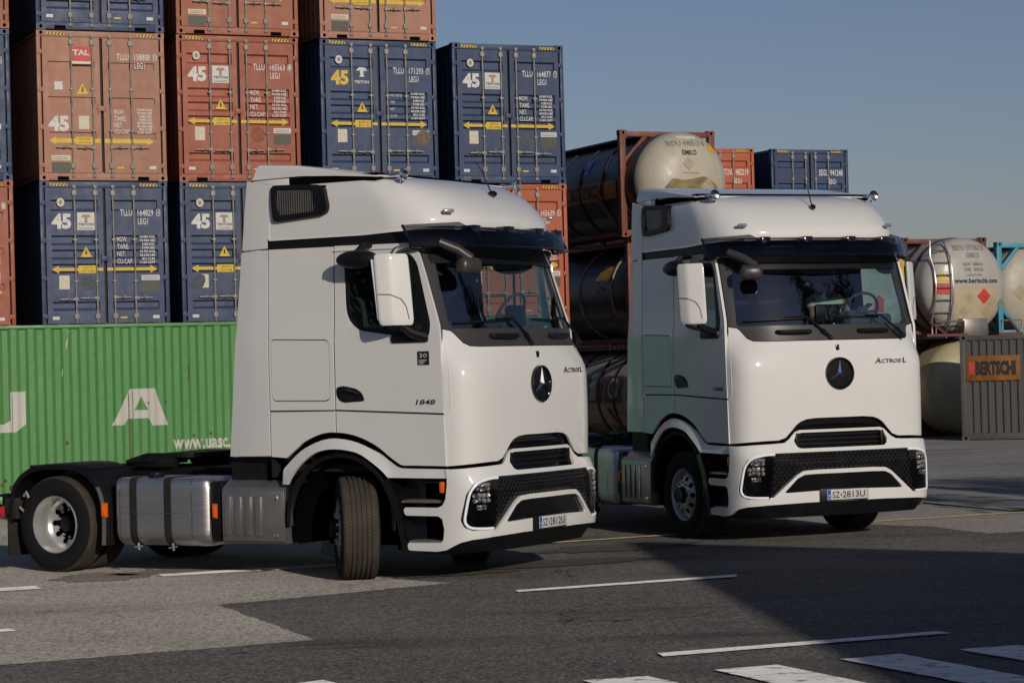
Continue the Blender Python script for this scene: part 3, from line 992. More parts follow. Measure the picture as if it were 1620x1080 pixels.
# far containers to the right
for u, cc, t, nm in ((10.0, 'orange', 'orange shipping container beyond the tank containers', ('TCNU', '482219', '4')), (12.98, 'navy', 'blue shipping container standing highest against the sky beside the orange one', ('SEGU', '941248', '6'))):
    for lv in range(3):
        top = lv == 2
        T = container(t if top else 'shipping container under the far ' + ('orange' if cc == 'orange' else 'blue') + ' one, ' + ('ground' if lv == 0 else 'middle') + ' level', u, -11.9, lv * 2.591, cc, 'rib', 2.438, 2.591, 12.19, None, 'far container stack beyond the tanks', 2, True, 3)
        if top:
            R_ = [c for c in T.children if c.name.startswith('door')][1]
            ox = 2.438 / 2 + .029
            fn = lambda a, b: (a - ox, -.005, b)
            text('owner_code', nm[0], 1.50, 1.86, .30, .17, fn, M['whiteink'], R_, .02); text('serial_number', nm[1], 1.86, 1.86, .40, .17, fn, M['whiteink'], R_, .02)
            text('type_code', '45G1', 1.80, 1.62, .24, .15, fn, M['whiteink'], R_, .02)
            tm = MB()
            for i in range(5):
                text_into(tm, ['MGW', 'TARE', 'NET', 'CU.CAP', 'MAX'][i], 1.50, 1.25 - i * .15, .22, .09, fn); text_into(tm, DATA[i], 1.90, 1.25 - i * .15, .32, .09, fn, 0, .015)
            tm.build('weight_data', M['whiteink'], R_, smooth=0)['kind'] = 'stuff'

# ------------------------------------------------------------------ green container, long side to the camera
GL, GH, GOFF = 12.192, 2.896, 7.545
g0 = -14.75
GT = thing('shipping_container', 'green corrugated shipping container on the ground, long side with big white letters', 'shipping container', tuple(row(g0, GOFF, 0)), .4044)
GP, GD = .2785, .036
def gdepth(x):
    p = (x - .10) % GP
    if p < .085: return 0.0
    if p < .149: return GD * (p - .085) / .064
    if p < .234: return GD
    return GD * (1 - (p - .234) / (GP - .234))
gb = MB()
xs = [.10]
x = .10
while x < GL - .12:
    xs += [x + a for a in (.085, .149, .234, GP) if x + a < GL - .1]
    x += GP
vs = []
for x in xs:
    vs += [(x, .012 + gdepth(x), .16), (x, .012 + gdepth(x), GH - .075)]
gb.add(vs, [(2 * i, 2 * i + 2, 2 * i + 3, 2 * i + 1) for i in range(len(xs) - 1)])
gb.box(.1, GL - .1, 2.38, 2.41, .16, GH - .07)
gb.box(.05, GL - .05, .03, 2.41, .12, .17)
for x in (.03, GL - .08):
    gb.box(x, x + .05, .05, 2.38, .15, GH - .08)
gb.build('body', PC['green'], GT, smooth=0, fix=False)
rf = MB()                                                # roof sheet with die-stamped corrugation, edge seen from below
vs = []
for i in range(int(GL / .10)):
    x = .10 + i * .10
    vs += [(x, .045, GH - .028 + (.018 if (i // 2) % 2 else 0)), (x, 2.39, GH - .028 + (.018 if (i // 2) % 2 else 0))]
rf.add(vs, [(2 * i, 2 * i + 2, 2 * i + 3, 2 * i + 1) for i in range(len(vs) // 2 - 1)])
rf.build('roof', PC['green'], GT, smooth=0, fix=False)
gf = MB()
gf.box(.08, GL - .08, .0, .06, GH - .085, GH - .025, 0, .01); gf.box(.08, GL - .08, .0, .06, .05, .17, 0, .01)
gf.box(.08, GL - .08, 2.38, 2.438, GH - .085, GH - .025); gf.box(.08, GL - .08, 2.38, 2.438, .05, .17)
for x in (0, GL - .15):
    for y in (0, 2.30):
        gf.box(x, x + .15, y, y + .138, .118, GH - .118, 0, .01)
gf.build('rail_frame', PC['green'], GT)
for x in (0, GL - .178):
    for zz in (0, GH - .118):
        olink('corner_casting', _cm[(2.5, 2.896, 13.72, 'rib')]['casting'], GT, PC['green'], (x, 0, zz))
def gfn(a, b):
    x = a - g0
    return (x, .012 + gdepth(x) - .004, b)
def gletter(name, polys, holes=()):
    mb = MB()
    panel_mb(polys, list(holes), lambda u, v: gfn(u, v), .0015, .034, lambda p: Vector((0, -1, 0)), mb, (0, 0))
    return mb.build(name, M['letter'], GT, smooth=0, fix=False)
M['letter'] = paint('painted_letter_white', (0.62, 0.60, 0.53), .1, .8, .6, (0.30, .15, .05), .25)
gletter('letter_a', [(-10.263, 1.235), (-9.955, 1.815), (-9.545, 1.815), (-9.34, 1.215), (-9.60, 1.215), (-9.66, 1.335), (-10.0, 1.335), (-10.06, 1.235)][::-1], [[(-9.90, 1.47), (-9.66, 1.47), (-9.77, 1.69)]])
gletter('letter_u', [(-11.89, 1.82), (-11.89, 1.37), (-12.0, 1.31), (-12.52, 1.31), (-12.60, 1.37), (-12.60, 1.82), (-12.84, 1.82), (-12.84, 1.30), (-12.72, 1.18), (-11.82, 1.18), (-11.645, 1.30), (-11.645, 1.82)])
gletter('letter_s', [(-7.95, 1.815), (-7.05, 1.815), (-7.05, 1.69), (-7.72, 1.69), (-7.72, 1.59), (-7.05, 1.57), (-7.05, 1.22), (-7.95, 1.22), (-7.95, 1.345), (-7.28, 1.345), (-7.28, 1.45), (-7.95, 1.47)])
gletter('letter_c', [(-5.7, 1.815), (-4.8, 1.815), (-4.8, 1.68), (-5.46, 1.68), (-5.46, 1.36), (-4.8, 1.36), (-4.8, 1.22), (-5.7, 1.22)])
tm = MB(); text_into(tm, 'www.uasc.net', -9.262, .81, 1.27, .20, gfn, 0, .03)
tm.build('web_address', M['letter'], GT, smooth=0, fix=False)
rs = MB()
for a, b, h in ((-9.985, .45, 1.30), (-8.98, 1.9, .30), (-8.0, .7, 1.0)):
    rs.add([gfn(a, b), gfn(a + .018, b + .05), gfn(a + .014, b + h), gfn(a - .002, b + h)], [(0, 1, 2, 3)])
for a, b, s in ((-11.0, .98, .035), (-10.05, 1.56, .02), (-9.66, 1.58, .02), (-9.37, 1.60, .02), (-12.05, .35, .04), (-11.9, .3, .05), (-12.0, .42, .03), (-8.62, 1.05, .03), (-8.9, 1.03, .025)):
    rs.add([gfn(a + s * math.cos(t) * q, b + s * 1.2 * math.sin(t) * q) for t, q in [(2 * math.pi * i / 7, .6 + .5 * random.random()) for i in range(7)]], [tuple(range(7))])
rs.build('rust_marks', M['rustmark'] if 'rustmark' in M else simple('rust_marks', (0.14, 0.055, 0.02), .8, vary=.4), GT, smooth=0, fix=False)
sc_ = MB()
sc_.add([gfn(-10.99, 2.50), gfn(-10.975, 2.50), gfn(-10.93, 2.78), gfn(-10.94, 2.78)], [(0, 1, 2, 3)]); sc_.add([gfn(-11.06, 2.05), gfn(-11.05, 2.05), gfn(-11.04, 2.16), gfn(-11.05, 2.16)], [(0, 1, 2, 3)])
sc_.build('scratch', M['whiteink'], GT, smooth=0, fix=False)
# ------------------------------------------------------------------ tank containers (local: x across the end, y along the tank away from the camera, z up)
TKL, TKW, TKH = 6.058, 2.438, 2.438
TM = {
    'rustframe': paint('rust_red_frame_paint', (0.21, 0.062, 0.036), .1, .8, .6),
    'brownframe': paint('dark_red_frame_paint', (0.13, 0.035, 0.025), .1, .5, .55),
    'blueframe': paint('light_blue_frame_paint', (0.06, 0.33, 0.45), .15, .2, .5),
    'cream': paint('cream_tank_cladding', (0.50, 0.465, 0.36), .25, .25, .4, (0.22, .15, .06), .4),
    'white': paint('grey_white_tank_cladding', (0.46, 0.45, 0.41), .2, .2, .35, (0.2, .15, .08), .4),
    'yellowish': paint('pale_yellow_tank_cladding', (0.50, 0.45, 0.26), .2, .2, .4, (0.2, .13, .05), .4),
    'steel': simple('dark_tank_steel', (0.06, 0.066, 0.075), .35, .5, vary=.25),
}
def tank(label, u, off, z, frame, shell, bulge=.42, rad=1.10, rings=(0.75,), marks=None, group='tank containers', fwd=0.0, flank=None):
    T = thing('tank_container', label, 'tank container', tuple(row(u, off, z)), .4044, group)
    f = MB(); b = .075
    for y in (0, TKL - .15):
        for x in (0, TKW - .15):
            f.box(x, x + .15, y, y + .15, .118, TKH - .118, 0, .012)
        f.box(.15, TKW - .15, y + .02, y + .13, TKH - .15, TKH - .03, 0, .01); f.box(.15, TKW - .15, y + .02, y + .13, .03, .16, 0, .01)
        for (xa, za, xb, zb) in ((.10, TKH - .75, .72, TKH - .10), (TKW - .10, TKH - .75, TKW - .72, TKH - .10), (.10, .75, .72, .10), (TKW - .10, .75, TKW - .72, .10)):
            f.tube([(xa, y + .075, za), (xb, y + .075, zb)], .055, 6)
    for x in (.02, TKW - .12):
        f.box(x, x + .10, .15, TKL - .15, .03, .14)
        f.tube([(x + .05, .15, .14), (x + .05, 1.4, .95)], .04, 6); f.tube([(x + .05, TKL - .15, .14), (x + .05, TKL - 1.4, .95)], .04, 6)
    f.build('frame', TM[frame], T)
    for x in (0, TKW - .178):
        for zz in (0, TKH - .118):
            olink('corner_casting', _cm[(2.5, 2.896, 13.72, 'rib')]['casting'], T, TM[frame], (x, 0, zz))
    cx, cz = TKW / 2, 1.225
    Tt = Matrix.Translation((cx, 0, cz))
    def dish(r):
        k = r / rad
        return .35 - fwd - bulge * (1 - k ** 2.8) ** (1 / 2.1) if k < 1 else .35 - fwd
    prof = [(rad * math.sin(math.pi / 2 * k / 14), dish(rad * math.sin(math.pi / 2 * k / 14))) for k in range(15)]
    prof = prof + [(rad, .35 - fwd + k * (TKL - .7 + fwd) / 6) for k in range(1, 7)] + [(rad * math.cos(math.pi / 2 * k / 8), TKL - .35 + .3 * math.sin(math.pi / 2 * k / 8)) for k in range(1, 9)]
    s = MB(); s.lathe(prof[:15], 56, T=Tt); s.lathe(prof[14:], 56, 1, T=Tt)
    sh = s.build('tank_shell', [TM[shell], TM[flank or shell]], T, smooth=50)
    for y in rings:
        rg = MB(); rg.lathe([(rad, y - .05), (rad + .022, y - .045), (rad + .022, y + .045), (rad, y + .05)], 48, T=Tt); rg.build('clamp_ring', M['rubber_seal'] if shell != 'steel' else M['steel'], sh)
    ctx = dict(T=T, sh=sh, dish=dish, cx=cx, cz=cz, rad=rad)
    cat = MB(); cat.box(.6, TKW - .6, .3, TKL - .3, 2.32, 2.36); cat.build('walkway', M['steel'], T)
    if marks:
        marks(ctx)
    return T

def on_dish(c, o=.012):
    return lambda a, b: (c['cx'] + a, c['dish'](min(math.hypot(a, b), c['rad'] * .995)) - o, c['cz'] + b)
def on_flank(c, o=.012):
    """left flank: a = distance along y towards the camera measured from y = 3, b = height above the axis"""
    def fn(a, b):
        an = b / c['rad']
        return (c['cx'] - (c['rad'] + o) * math.cos(an), 3.0 - a, c['cz'] + (c['rad'] + o) * math.sin(an))
    return fn
def patch(name, c, poly, mat, fn, grid=.12):
    V, F = tess(poly, [], grid)
    return MB().add([fn(*p) for p in V], F).build(name, mat, c['sh'], smooth=0)
def diamond(x, z, r):
    return [(x - r, z), (x, z - r), (x + r, z), (x, z + r)]
stain = simple('brown_spill_stain', (0.22, 0.17, 0.07), .6, vary=.4, scale=6)
palemark = simple('peeled_sticker_mark', (0.40, 0.34, 0.22), .6, vary=.2, scale=12)
tanpanel = simple('tan_placard_panel', (0.50, 0.40, 0.26), .5, vary=.08, scale=8)

def top_marks(c):
    fn, f2 = on_dish(c), on_dish(c, .018)
    text('unit_number', 'BIDU 498513 8', -.50, .76, .95, .13, fn, M['greyink'], c['sh'], .015); text('owner_name', 'EMKO', -.18, .55, .36, .12, fn, M['ink'], c['sh'], .02)
    patch('number_label', c, [(-.22, .93), (.26, .93), (.26, 1.0), (-.22, 1.0)], M['whiteink'], fn)
    patch('warning_sign', c, [(.50, .66), (.80, .62), (.62, .90)], M['yellow'], fn)
    patch('peeled_label', c, [(-.20, .14), (.20, .14), (.20, .16), (-.20, .16)], M['greyink'], fn)
    patch('spill_stain', c, rounded([(-.66, -.20), (-.45, .04), (-.2, -.02), (.1, .02), (.35, .08), (.62, -.08), (.78, -.26), (.5, -.42), (.0, -.44), (-.45, -.38)], .08), stain, fn, .08)
    patch('peeled_label', c, diamond(.42, -.16, .2), palemark, f2); patch('peeled_label', c, diamond(-.05, .36, .15), palemark, fn); 
    g = on_flank(c); g2 = on_flank(c, .02)
    patch('company_band', c, [(-2.3, -.30), (2.55, -.30), (2.55, .12), (-2.3, .12)], M['orangeink'], g, .2)
    text('company_name', 'BERTSCHI', .0, -.24, 1.9, .32, g2, M['ink'], c['sh'], .05)
    patch('cross_ground', c, [(-.95, -.26), (-.50, -.26), (-.50, .08), (-.95, .08)], M['redink'], g2)
    g3 = on_flank(c, .026)
    patch('cross', c, [(-.77, -.22), (-.68, -.22), (-.68, -.135), (-.58, -.135), (-.58, -.045), (-.68, -.045), (-.68, .04), (-.77, .04), (-.77, -.045), (-.87, -.045), (-.87, -.135), (-.77, -.135)], M['whiteink'], g3)
    patch('blue_sticker', c, [(.7, .35), (1.0, .35), (1.0, .75), (.7, .75)], M['blue'], g)
    for y in (1.15, 2.4, 3.6):
        pass

def mid_marks(c):
    g = on_flank(c)
    patch('yellow_label', c, [(.9, .30), (1.7, .25), (1.75, .62), (1.3, .70)], M['yellow'], g, .15)
    for a, b in ((1.25, .12), (1.4, .06), (1.1, .02)):
        patch('small_label', c, [(a, b), (a + .09, b), (a + .09, b + .05), (a, b + .05)], M['ink'], g)
def low_marks(c):
    g, g2 = on_flank(c), on_flank(c, .02)
    text('letter', 'S', .15, .0, .35, .5, g, M['brownink'], c['sh'], .05)
    patch('brown_block', c, [(.85, -.14), (1.2, -.14), (1.2, .50), (.85, .50)], M['brownink'], g); patch('brown_block', c, [(1.30, -.14), (2.25, -.14), (2.25, .50), (1.30, .50)], M['brownink'], g)
    patch('pale_ring', c, [(1.82 + .30 * math.cos(t), .20 + .25 * math.sin(t)) for t in [2 * math.pi * k / 24 for k in range(24)]], M['cream'], g2); g3 = on_flank(c, .028)
    patch('brown_disc', c, [(1.82 + .20 * math.cos(t), .20 + .165 * math.sin(t)) for t in [2 * math.pi * k / 24 for k in range(24)]], M['brownink'], g3)
    for x in (.98, 1.10, 1.42):
        patch('red_stripe', c, [(x, -.14), (x + .04, -.14), (x + .04, .50), (x, .50)], M['redink'], g2)
    patch('brown_line', c, [(-2.2, -.14), (.85, -.14), (.85, -.09), (-2.2, -.09)], M['brownink'], g, .3)
    patch('yellow_base', c, [(-2.3, -1.4), (2.3, -1.4), (2.3, -.18), (-2.3, -.18)], TM['yellowish'], g, .25)
tank('cream domed tank container on top of its stack, a brown stain on its end', 4.25, -3.4, 2 * TKH, 'rustframe', 'cream', .62, 1.13, (1.15, 2.4, 3.6, 4.8), top_marks, fwd=.85, flank='steel')
tank('dark steel tank container with a yellow label, middle of the stack beside the blue container', 4.62, -3.9, TKH, 'rustframe', 'steel', .45, 1.12, (1.15, 2.9, 4.6), mid_marks)
tank('cream tank container with brown squares on its flank, bottom of the stack', 4.62, -3.9, 0, 'rustframe', 'cream', .45, 1.12, (1.15, 2.0, 3.2, 4.6), low_marks)

def right_marks(c):
    fn, f2 = on_dish(c), on_dish(c, .018)
    text('unit_number', 'BIDU 597062 0', -.42, .84, .88, .15, fn, M['greyink'], c['sh'], .015); text('owner_name', 'EMKO', -.10, .66, .36, .13, fn, M['greyink'], c['sh'], .015)
    tm = MB()
    for i, s in enumerate(('MGW.  36000 KG', 'TARE   3540 KG')):
        text_into(tm, s, -.22, .47 - i * .13, .56, .08, fn, 0, .01)
    text_into(tm, 'CAPACITY 31000 L', -.14, .22, .46, .05, fn, 0, .01)
    tm.build('weight_data', M['greyink'], c['sh'], smooth=0)['kind'] = 'stuff'
    text('web_address', 'www.bertschi.com', -.50, .05, 1.25, .12, fn, M['trousers'], c['sh'], .02)
    patch('placard_panel', c, [(-.50, -.80), (.72, -.80), (.76, -.02), (-.52, -.02)], tanpanel, fn, .1)
    patch('hazard_diamond', c, diamond(.32, -.27, .20), M['redink'], f2, .08)
    for x, z in ((-.10, -.30), (.54, -.40), (.40, -.64), (-.22, -.62)):
        patch('peeled_label', c, diamond(x, z, .15), palemark, f2, .1)
    w = MB(); w.tube([(c['cx'] + .9 + .07 * math.cos(t), c['dish'](.95) - .03, c['cz'] - .45 + .09 * math.sin(t)) for t in [2 * math.pi * k / 16 for k in range(17)]], .012, 6, caps=False); w.build('fitting', M['steel'], c['sh'])
    # ladder over the left of the end, handrails and walkway at the foot
    l = MB()
    cx, cz, rad = c['cx'], c['cz'], c['rad']
    for x in (-.98, -.60):
        l.tube([(cx + x, c['dish'](min(rad * .99, math.hypot(x, b))) - .10, cz + b) for b in (1.10, .95, .7, .4, .0, -.4, -.8, -1.15)], .022, 6)
    for b in (.85, .55, .25, -.05, -.35, -.65, -.95):
        l.tube([(cx - .98, c['dish'](min(rad * .99, math.hypot(.98, b))) - .10, cz + b), (cx - .60, c['dish'](math.hypot(.6, b)) - .10, cz + b)], .018, 6)
    l.build('ladder', M['plainalu'], c['T'])
    patch('warning_sign', c, [(-.92, .12), (-.64, .10), (-.78, .38)], M['yellow'], f2); patch('red_label', c, [(-1.0, -.20), (-.62, -.22), (-.62, .06), (-1.0, .06)], M['redink'], fn)
    fy = c['dish'](0) - .12
    for xa, xb in ((-1.15, -.35), (.72, 1.30)):
        h = MB()
        h.tube([(cx + xa, fy, .08), (cx + xa, fy, .36), (cx + xb, fy, .36), (cx + xb, fy, .06)], .022, 6)
        h.build('handrail', M['plainalu'], c['T'])
    o = MB(); o.box(cx - .36, cx + .34, fy + .02, fy + .30, .0, .42, 0, .02); o.build('valve_box', M['plainalu'], c['T'])
    o = MB(); o.box(-.2, cx - .3, fy - .03, .05, .0, .07); o.box(cx + .62, TKW + .1, fy - .03, .05, .0, .07); o.tube([(-.1, fy, .35), (.35, fy, .06)], .035, 6); o.tube([(TKW - .3, fy, .4), (TKW, fy, .06)], .035, 6)
    o.build('walkway_platform', TM['brownframe'], c['T'])
def board_marks(c):
    fn, f2 = on_dish(c), on_dish(c, .018)
    for x, z, r in ((.02, .58, .20),):
        patch('round_label', c, [(x + 1.35 * r * math.cos(t), z + 1.35 * r * math.sin(t)) for t in [2 * math.pi * k / 20 for k in range(20)]], palemark, fn); patch('round_label_core', c, [(x + r * math.cos(t), z + r * math.sin(t)) for t in [2 * math.pi * k / 20 for k in range(20)]], M['whiteink'], f2)
        f3 = on_dish(c, .025); patch('round_label_dot', c, [(x + .04 * math.cos(t), z + .04 * math.sin(t)) for t in [2 * math.pi * k / 10 for k in range(10)]], M['ink'], f3)
    patch('yellow_label', c, [(.42, .62), (.98, .60), (.90, .25), (.62, .12), (.36, .32)], M['yellow'], fn)
    patch('red_label', c, [(-.10, -.58), (.16, -.62), (.18, -.30), (.02, -.20), (-.10, -.35)], M['redink'], fn); patch('pale_label', c, [(.62, -.32), (.95, -.32), (.95, .02), (.62, .02)], M['whiteink'], f2)
TKU = 12.2
tank('grey white tank container with a ladder and red hazard diamond, above the striped cream one', TKU, -4.2, TKH, 'brownframe', 'white', .50, 1.17, (-.35, .15), right_marks, fwd=1.0)
tank('pale yellow tank container on the ground behind the dark grey corrugated wall', TKU, -4.2, 0, 'brownframe', 'yellowish', .50, 1.17, (-.1, 2.0), fwd=1.0)
tank('white tank container covered in stickers, seen through the facing cab', TKU - 2.62, -4.2, TKH, 'brownframe', 'white', .42, 1.19, (.9,), board_marks, fwd=1.0)
tank('tank container under the sticker covered one behind the facing cab', TKU - 2.62, -4.6, 0, 'brownframe', 'cream', .42, 1.15, (.9,))
tank('white tank container in a light blue frame at the right edge', TKU + 4.2, -6.3, TKH, 'blueframe', 'cream', .45, 1.17, (.7,), lambda c: [patch('peeled_label', c, diamond(-.55, -.1, .22), palemark, on_dish(c)), patch('peeled_label', c, diamond(.1, -.5, .22), palemark, on_dish(c))])
tank('tank container below the light blue frame at the right edge', TKU + 4.2, -6.3, 0, 'brownframe', 'cream', .45, 1.15, (.7,))

# grey corrugated container with the orange company sign
M['signorange'] = simple('faded_orange_sign', (0.23, 0.088, 0.012), .65, vary=.35)
PC['grey'] = paint('grey_container_paint', (0.085, 0.078, 0.070), .1, .6, .6, (0.10, .05, .025), .6)
GB = thing('container_end_wall', 'dark grey corrugated container wall with an orange and black company sign', 'container wall', (10.38, 55.3, 0), -.22)
gx = MB(); xs = []; x = .12
W8, H8, L8 = 2.438, 2.438, .5
while x < W8 - .12:
    xs += [(x, 0), (x + .05, 0), (x + .085, 1), (x + .135, 1)]
    x += .17
xs = [p for p in xs if p[0] < W8 - .1]
vs = []
for x, k in xs:
    vs += [(x, .02 + .035 * k, .15), (x, .02 + .035 * k, H8 - .10)]
gx.add(vs, [(2 * i, 2 * i + 2, 2 * i + 3, 2 * i + 1) for i in range(len(xs) - 1)])
for x, s in ((.02, -1), (W8 - .02, 1)):
    t = corr_side(x, L8, H8, s); gx.add(t.v, t.f)
gx.box(.05, W8 - .05, .06, L8 - .05, H8 - .08, H8 - .03)
gx.box(.05, W8 - .05, L8 - .1, L8 - .05, .1, H8 - .05)
gx.build('body', PC['grey'], GB, smooth=0, fix=False)
gf = MB()
for x in (0, W8 - .13):
    gf.box(x, x + .13, 0, .13, .118, H8 - .118, 0, .01)
gf.box(.13, W8 - .13, 0, .1, H8 - .12, H8 - .01, 0, .01); gf.box(.13, W8 - .13, 0, .1, .02, .16, 0, .01)
for x in (0, W8 - .06):
    gf.box(x, x + .06, .05, L8, .03, .14); gf.box(x, x + .06, .05, L8, H8 - .1, H8 - .02)
gf.build('end_frame', PC['grey'], GB)
for x in (0, W8 - .178):
    for zz in (0, H8 - .118):
        olink('corner_casting', _cm[(2.5, 2.896, 13.72, 'rib')]['casting'], GB, PC['grey'], (x, 0, zz))
sg = MB(); sg.box(.14, 1.36, -.012, .018, 1.38, 1.96, 0, .003); so = sg.build('company_sign', M['signorange'], GB)
text('company_name', 'BERTSCHI', .34, 1.50, .92, .34, lambda a, b: (a, -.015, b), M['ink'], so, .06)
cb = MB(); cb.add([(.20, -.0135, 1.53), (.34, -.0135, 1.53), (.34, -.0135, 1.83), (.20, -.0135, 1.83)], [(0, 1, 2, 3)]); cb.build('sign_emblem', M['redink'], so, smooth=0)
# ------------------------------------------------------------------ the tractor unit (local: x forward from the front axle, y left, z up)
def catmull(pts, n=10):
    out = []
    for i in range(len(pts) - 1):
        p0, p1, p2, p3 = (Vector(pts[max(i - 1, 0)]), Vector(pts[i]), Vector(pts[i + 1]), Vector(pts[min(i + 2, len(pts) - 1)]))
        for k in range(n):
            t = k / n
            out.append(.5 * ((2 * p1) + (p2 - p0) * t + (2 * p0 - 5 * p1 + 4 * p2 - p3) * t * t + (3 * p1 - p0 - 3 * p2 + p3) * t ** 3))
    out.append(Vector(pts[-1]))
    return out

class Plan:
    """half plan outline from the centre line outwards, mirrored; addressed by arc length s (negative = right side)"""
    def __init__(self, pts):
        self.p = catmull(pts)
        self.s = [0.0]
        for a, b in zip(self.p, self.p[1:]):
            self.s.append(self.s[-1] + (b - a).length)
    def at(self, s):
        a = abs(s)
        if a >= self.s[-1]:
            d = (self.p[-1] - self.p[-2]).normalized()
            q = self.p[-1] + d * (a - self.s[-1])
        else:
            lo = 0
            import bisect
            lo = max(0, min(len(self.s) - 2, bisect.bisect_right(self.s, a) - 1))
            t = (a - self.s[lo]) / max(1e-9, self.s[lo + 1] - self.s[lo])
            q = self.p[lo].lerp(self.p[lo + 1], t)
        return (q.x if s >= 0 else -q.x), q.y         # y, x
    def s_of_y(self, y):
        a = abs(y)
        best = min(range(len(self.p)), key=lambda i: abs(self.p[i].x - a) + (0 if self.p[i].y > 1.1 else 5))
        i0 = max(0, best - 1); i1 = min(len(self.p) - 1, best + 1)
        y0, y1 = self.p[i0].x, self.p[i1].x
        t = (a - y0) / (y1 - y0) if abs(y1 - y0) > 1e-9 else 0
        v = self.s[i0] + (self.s[i1] - self.s[i0]) * max(0, min(1, t))
        return v if y >= 0 else -v
    def s_of_x(self, x):
        """arc length of the point on the flank at this x (positive side)"""
        for i in range(len(self.p) - 1, 0, -1):
            x0, x1 = self.p[i - 1].y, self.p[i].y
            if x1 <= x <= x0:
                return self.s[i - 1] + (self.s[i] - self.s[i - 1]) * (x0 - x) / max(1e-9, x0 - x1)
        return self.s[-1]

HOOD = Plan([(0, 1.51), (.4, 1.50), (.8, 1.475), (1.03, 1.435), (1.15, 1.37), (1.21, 1.27), (1.24, 1.165)])
SCREEN = Plan([(0, 1.45), (.4, 1.435), (.7, 1.39), (.9, 1.32), (1.05, 1.235), (1.13, 1.19), (1.20, 1.165), (1.238, 1.13)])
BUMP = Plan([(0, 1.60), (.3, 1.593), (.6, 1.577), (.94, 1.535), (1.07, 1.495), (1.16, 1.435), (1.215, 1.35), (1.243, 1.23), (1.25, 1.1), (1.25, .9), (1.25, .6)])

def sstep(a, b, x):
    t = max(0.0, min(1.0, (x - a) / (b - a)))
    return t * t * (3 - 2 * t)
def wz(z):
    return 1.0 - .012 * sstep(2.36, 2.50, z) - .020 * max(0, min(1, (z - 2.5) / .75))
def lean(z):
    return -.32 * max(0.0, z - 2.38)
def F_hood(s, z):
    y, x = HOOD.at(s)
    y2, x2 = SCREEN.at(s * SCREEN.s[-1] / HOOD.s[-1])
    t = sstep(1.95, 2.42, z)
    return (x + (x2 - x) * t + .012 * math.sin(max(0, min(1, (z - 1.1) / 1.1)) * math.pi), (y + (y2 - y) * t), z)
def F_screen(s, z, off=0.0):
    y, x = SCREEN.at(s)
    t = sstep(1.95, 2.42, z)
    y0, x0 = HOOD.at(s * HOOD.s[-1] / SCREEN.s[-1])
    return (x0 + (x - x0) * t + lean(z) + off, (y0 + (y - y0) * t) * wz(max(z, 2.0)), z)
def F_bump(s, z, off=0.0):
    y, x = BUMP.at(s)
    fr = max(0, min(1, (x - 1.1) / .35))
    dx = (-.085 * sstep(.93, 1.2, z) - .05 * sstep(.47, .33, z)) * fr
    return (x + dx + off * fr, y * (1 + .0), z)
def side(sg, off=0.0):
    def S(x, z):
        tuck = .05 * max(0, (-.88 - x) / .5) ** 1.5
        return (x, sg * (1.245 * wz(z) - tuck + off), z)
    return S
def out_hint(p):
    return Vector((p.x - .2, p.y * 1.4, 0)) if p.x > 1.0 else Vector((0, p.y, 0))
def front_hint(p):
    return Vector((1, p.y * .6, 0))

ARCH = [(-.655, 1.193), (-.53, 1.285), (-.431, 1.352), (-.229, 1.425), (-.044, 1.438), (.182, 1.402), (.405, 1.312), (.56, 1.205), (.664, 1.139), (.72, 1.118)]
def smooth2(pts, n=6):
    return [(p.x, p.y) for p in catmull([Vector((a, b, 0)) for a, b in pts], n)]
ARCH = smooth2(ARCH, 4)
WINDOW = rounded([(.062, 3.12), (.085, 2.55), (.22, 2.415), (.66, 2.352), (.97, 2.305), (1.055, 2.34), (1.06, 2.45), (.915, 3.03), (.84, 3.125)],
                 [.04, .12, .10, .05, .05, .06, .05, .06, .05])
WINDOW_IN = rounded([(.105, 3.08), (.125, 2.56), (.235, 2.455), (.66, 2.392), (.90, 2.36), (.955, 2.40), (.86, 3.03), (.82, 3.085)], .05)
FLAP = rounded([(-.822, 2.358), (-.822, 1.746), (-.113, 1.738), (-.113, 2.336)], .06)

def disc_poly(r, n=20, cx=0, cz=0):
    return [(cx + r * math.cos(2 * math.pi * k / n), cz + r * math.sin(2 * math.pi * k / n)) for k in range(n)]

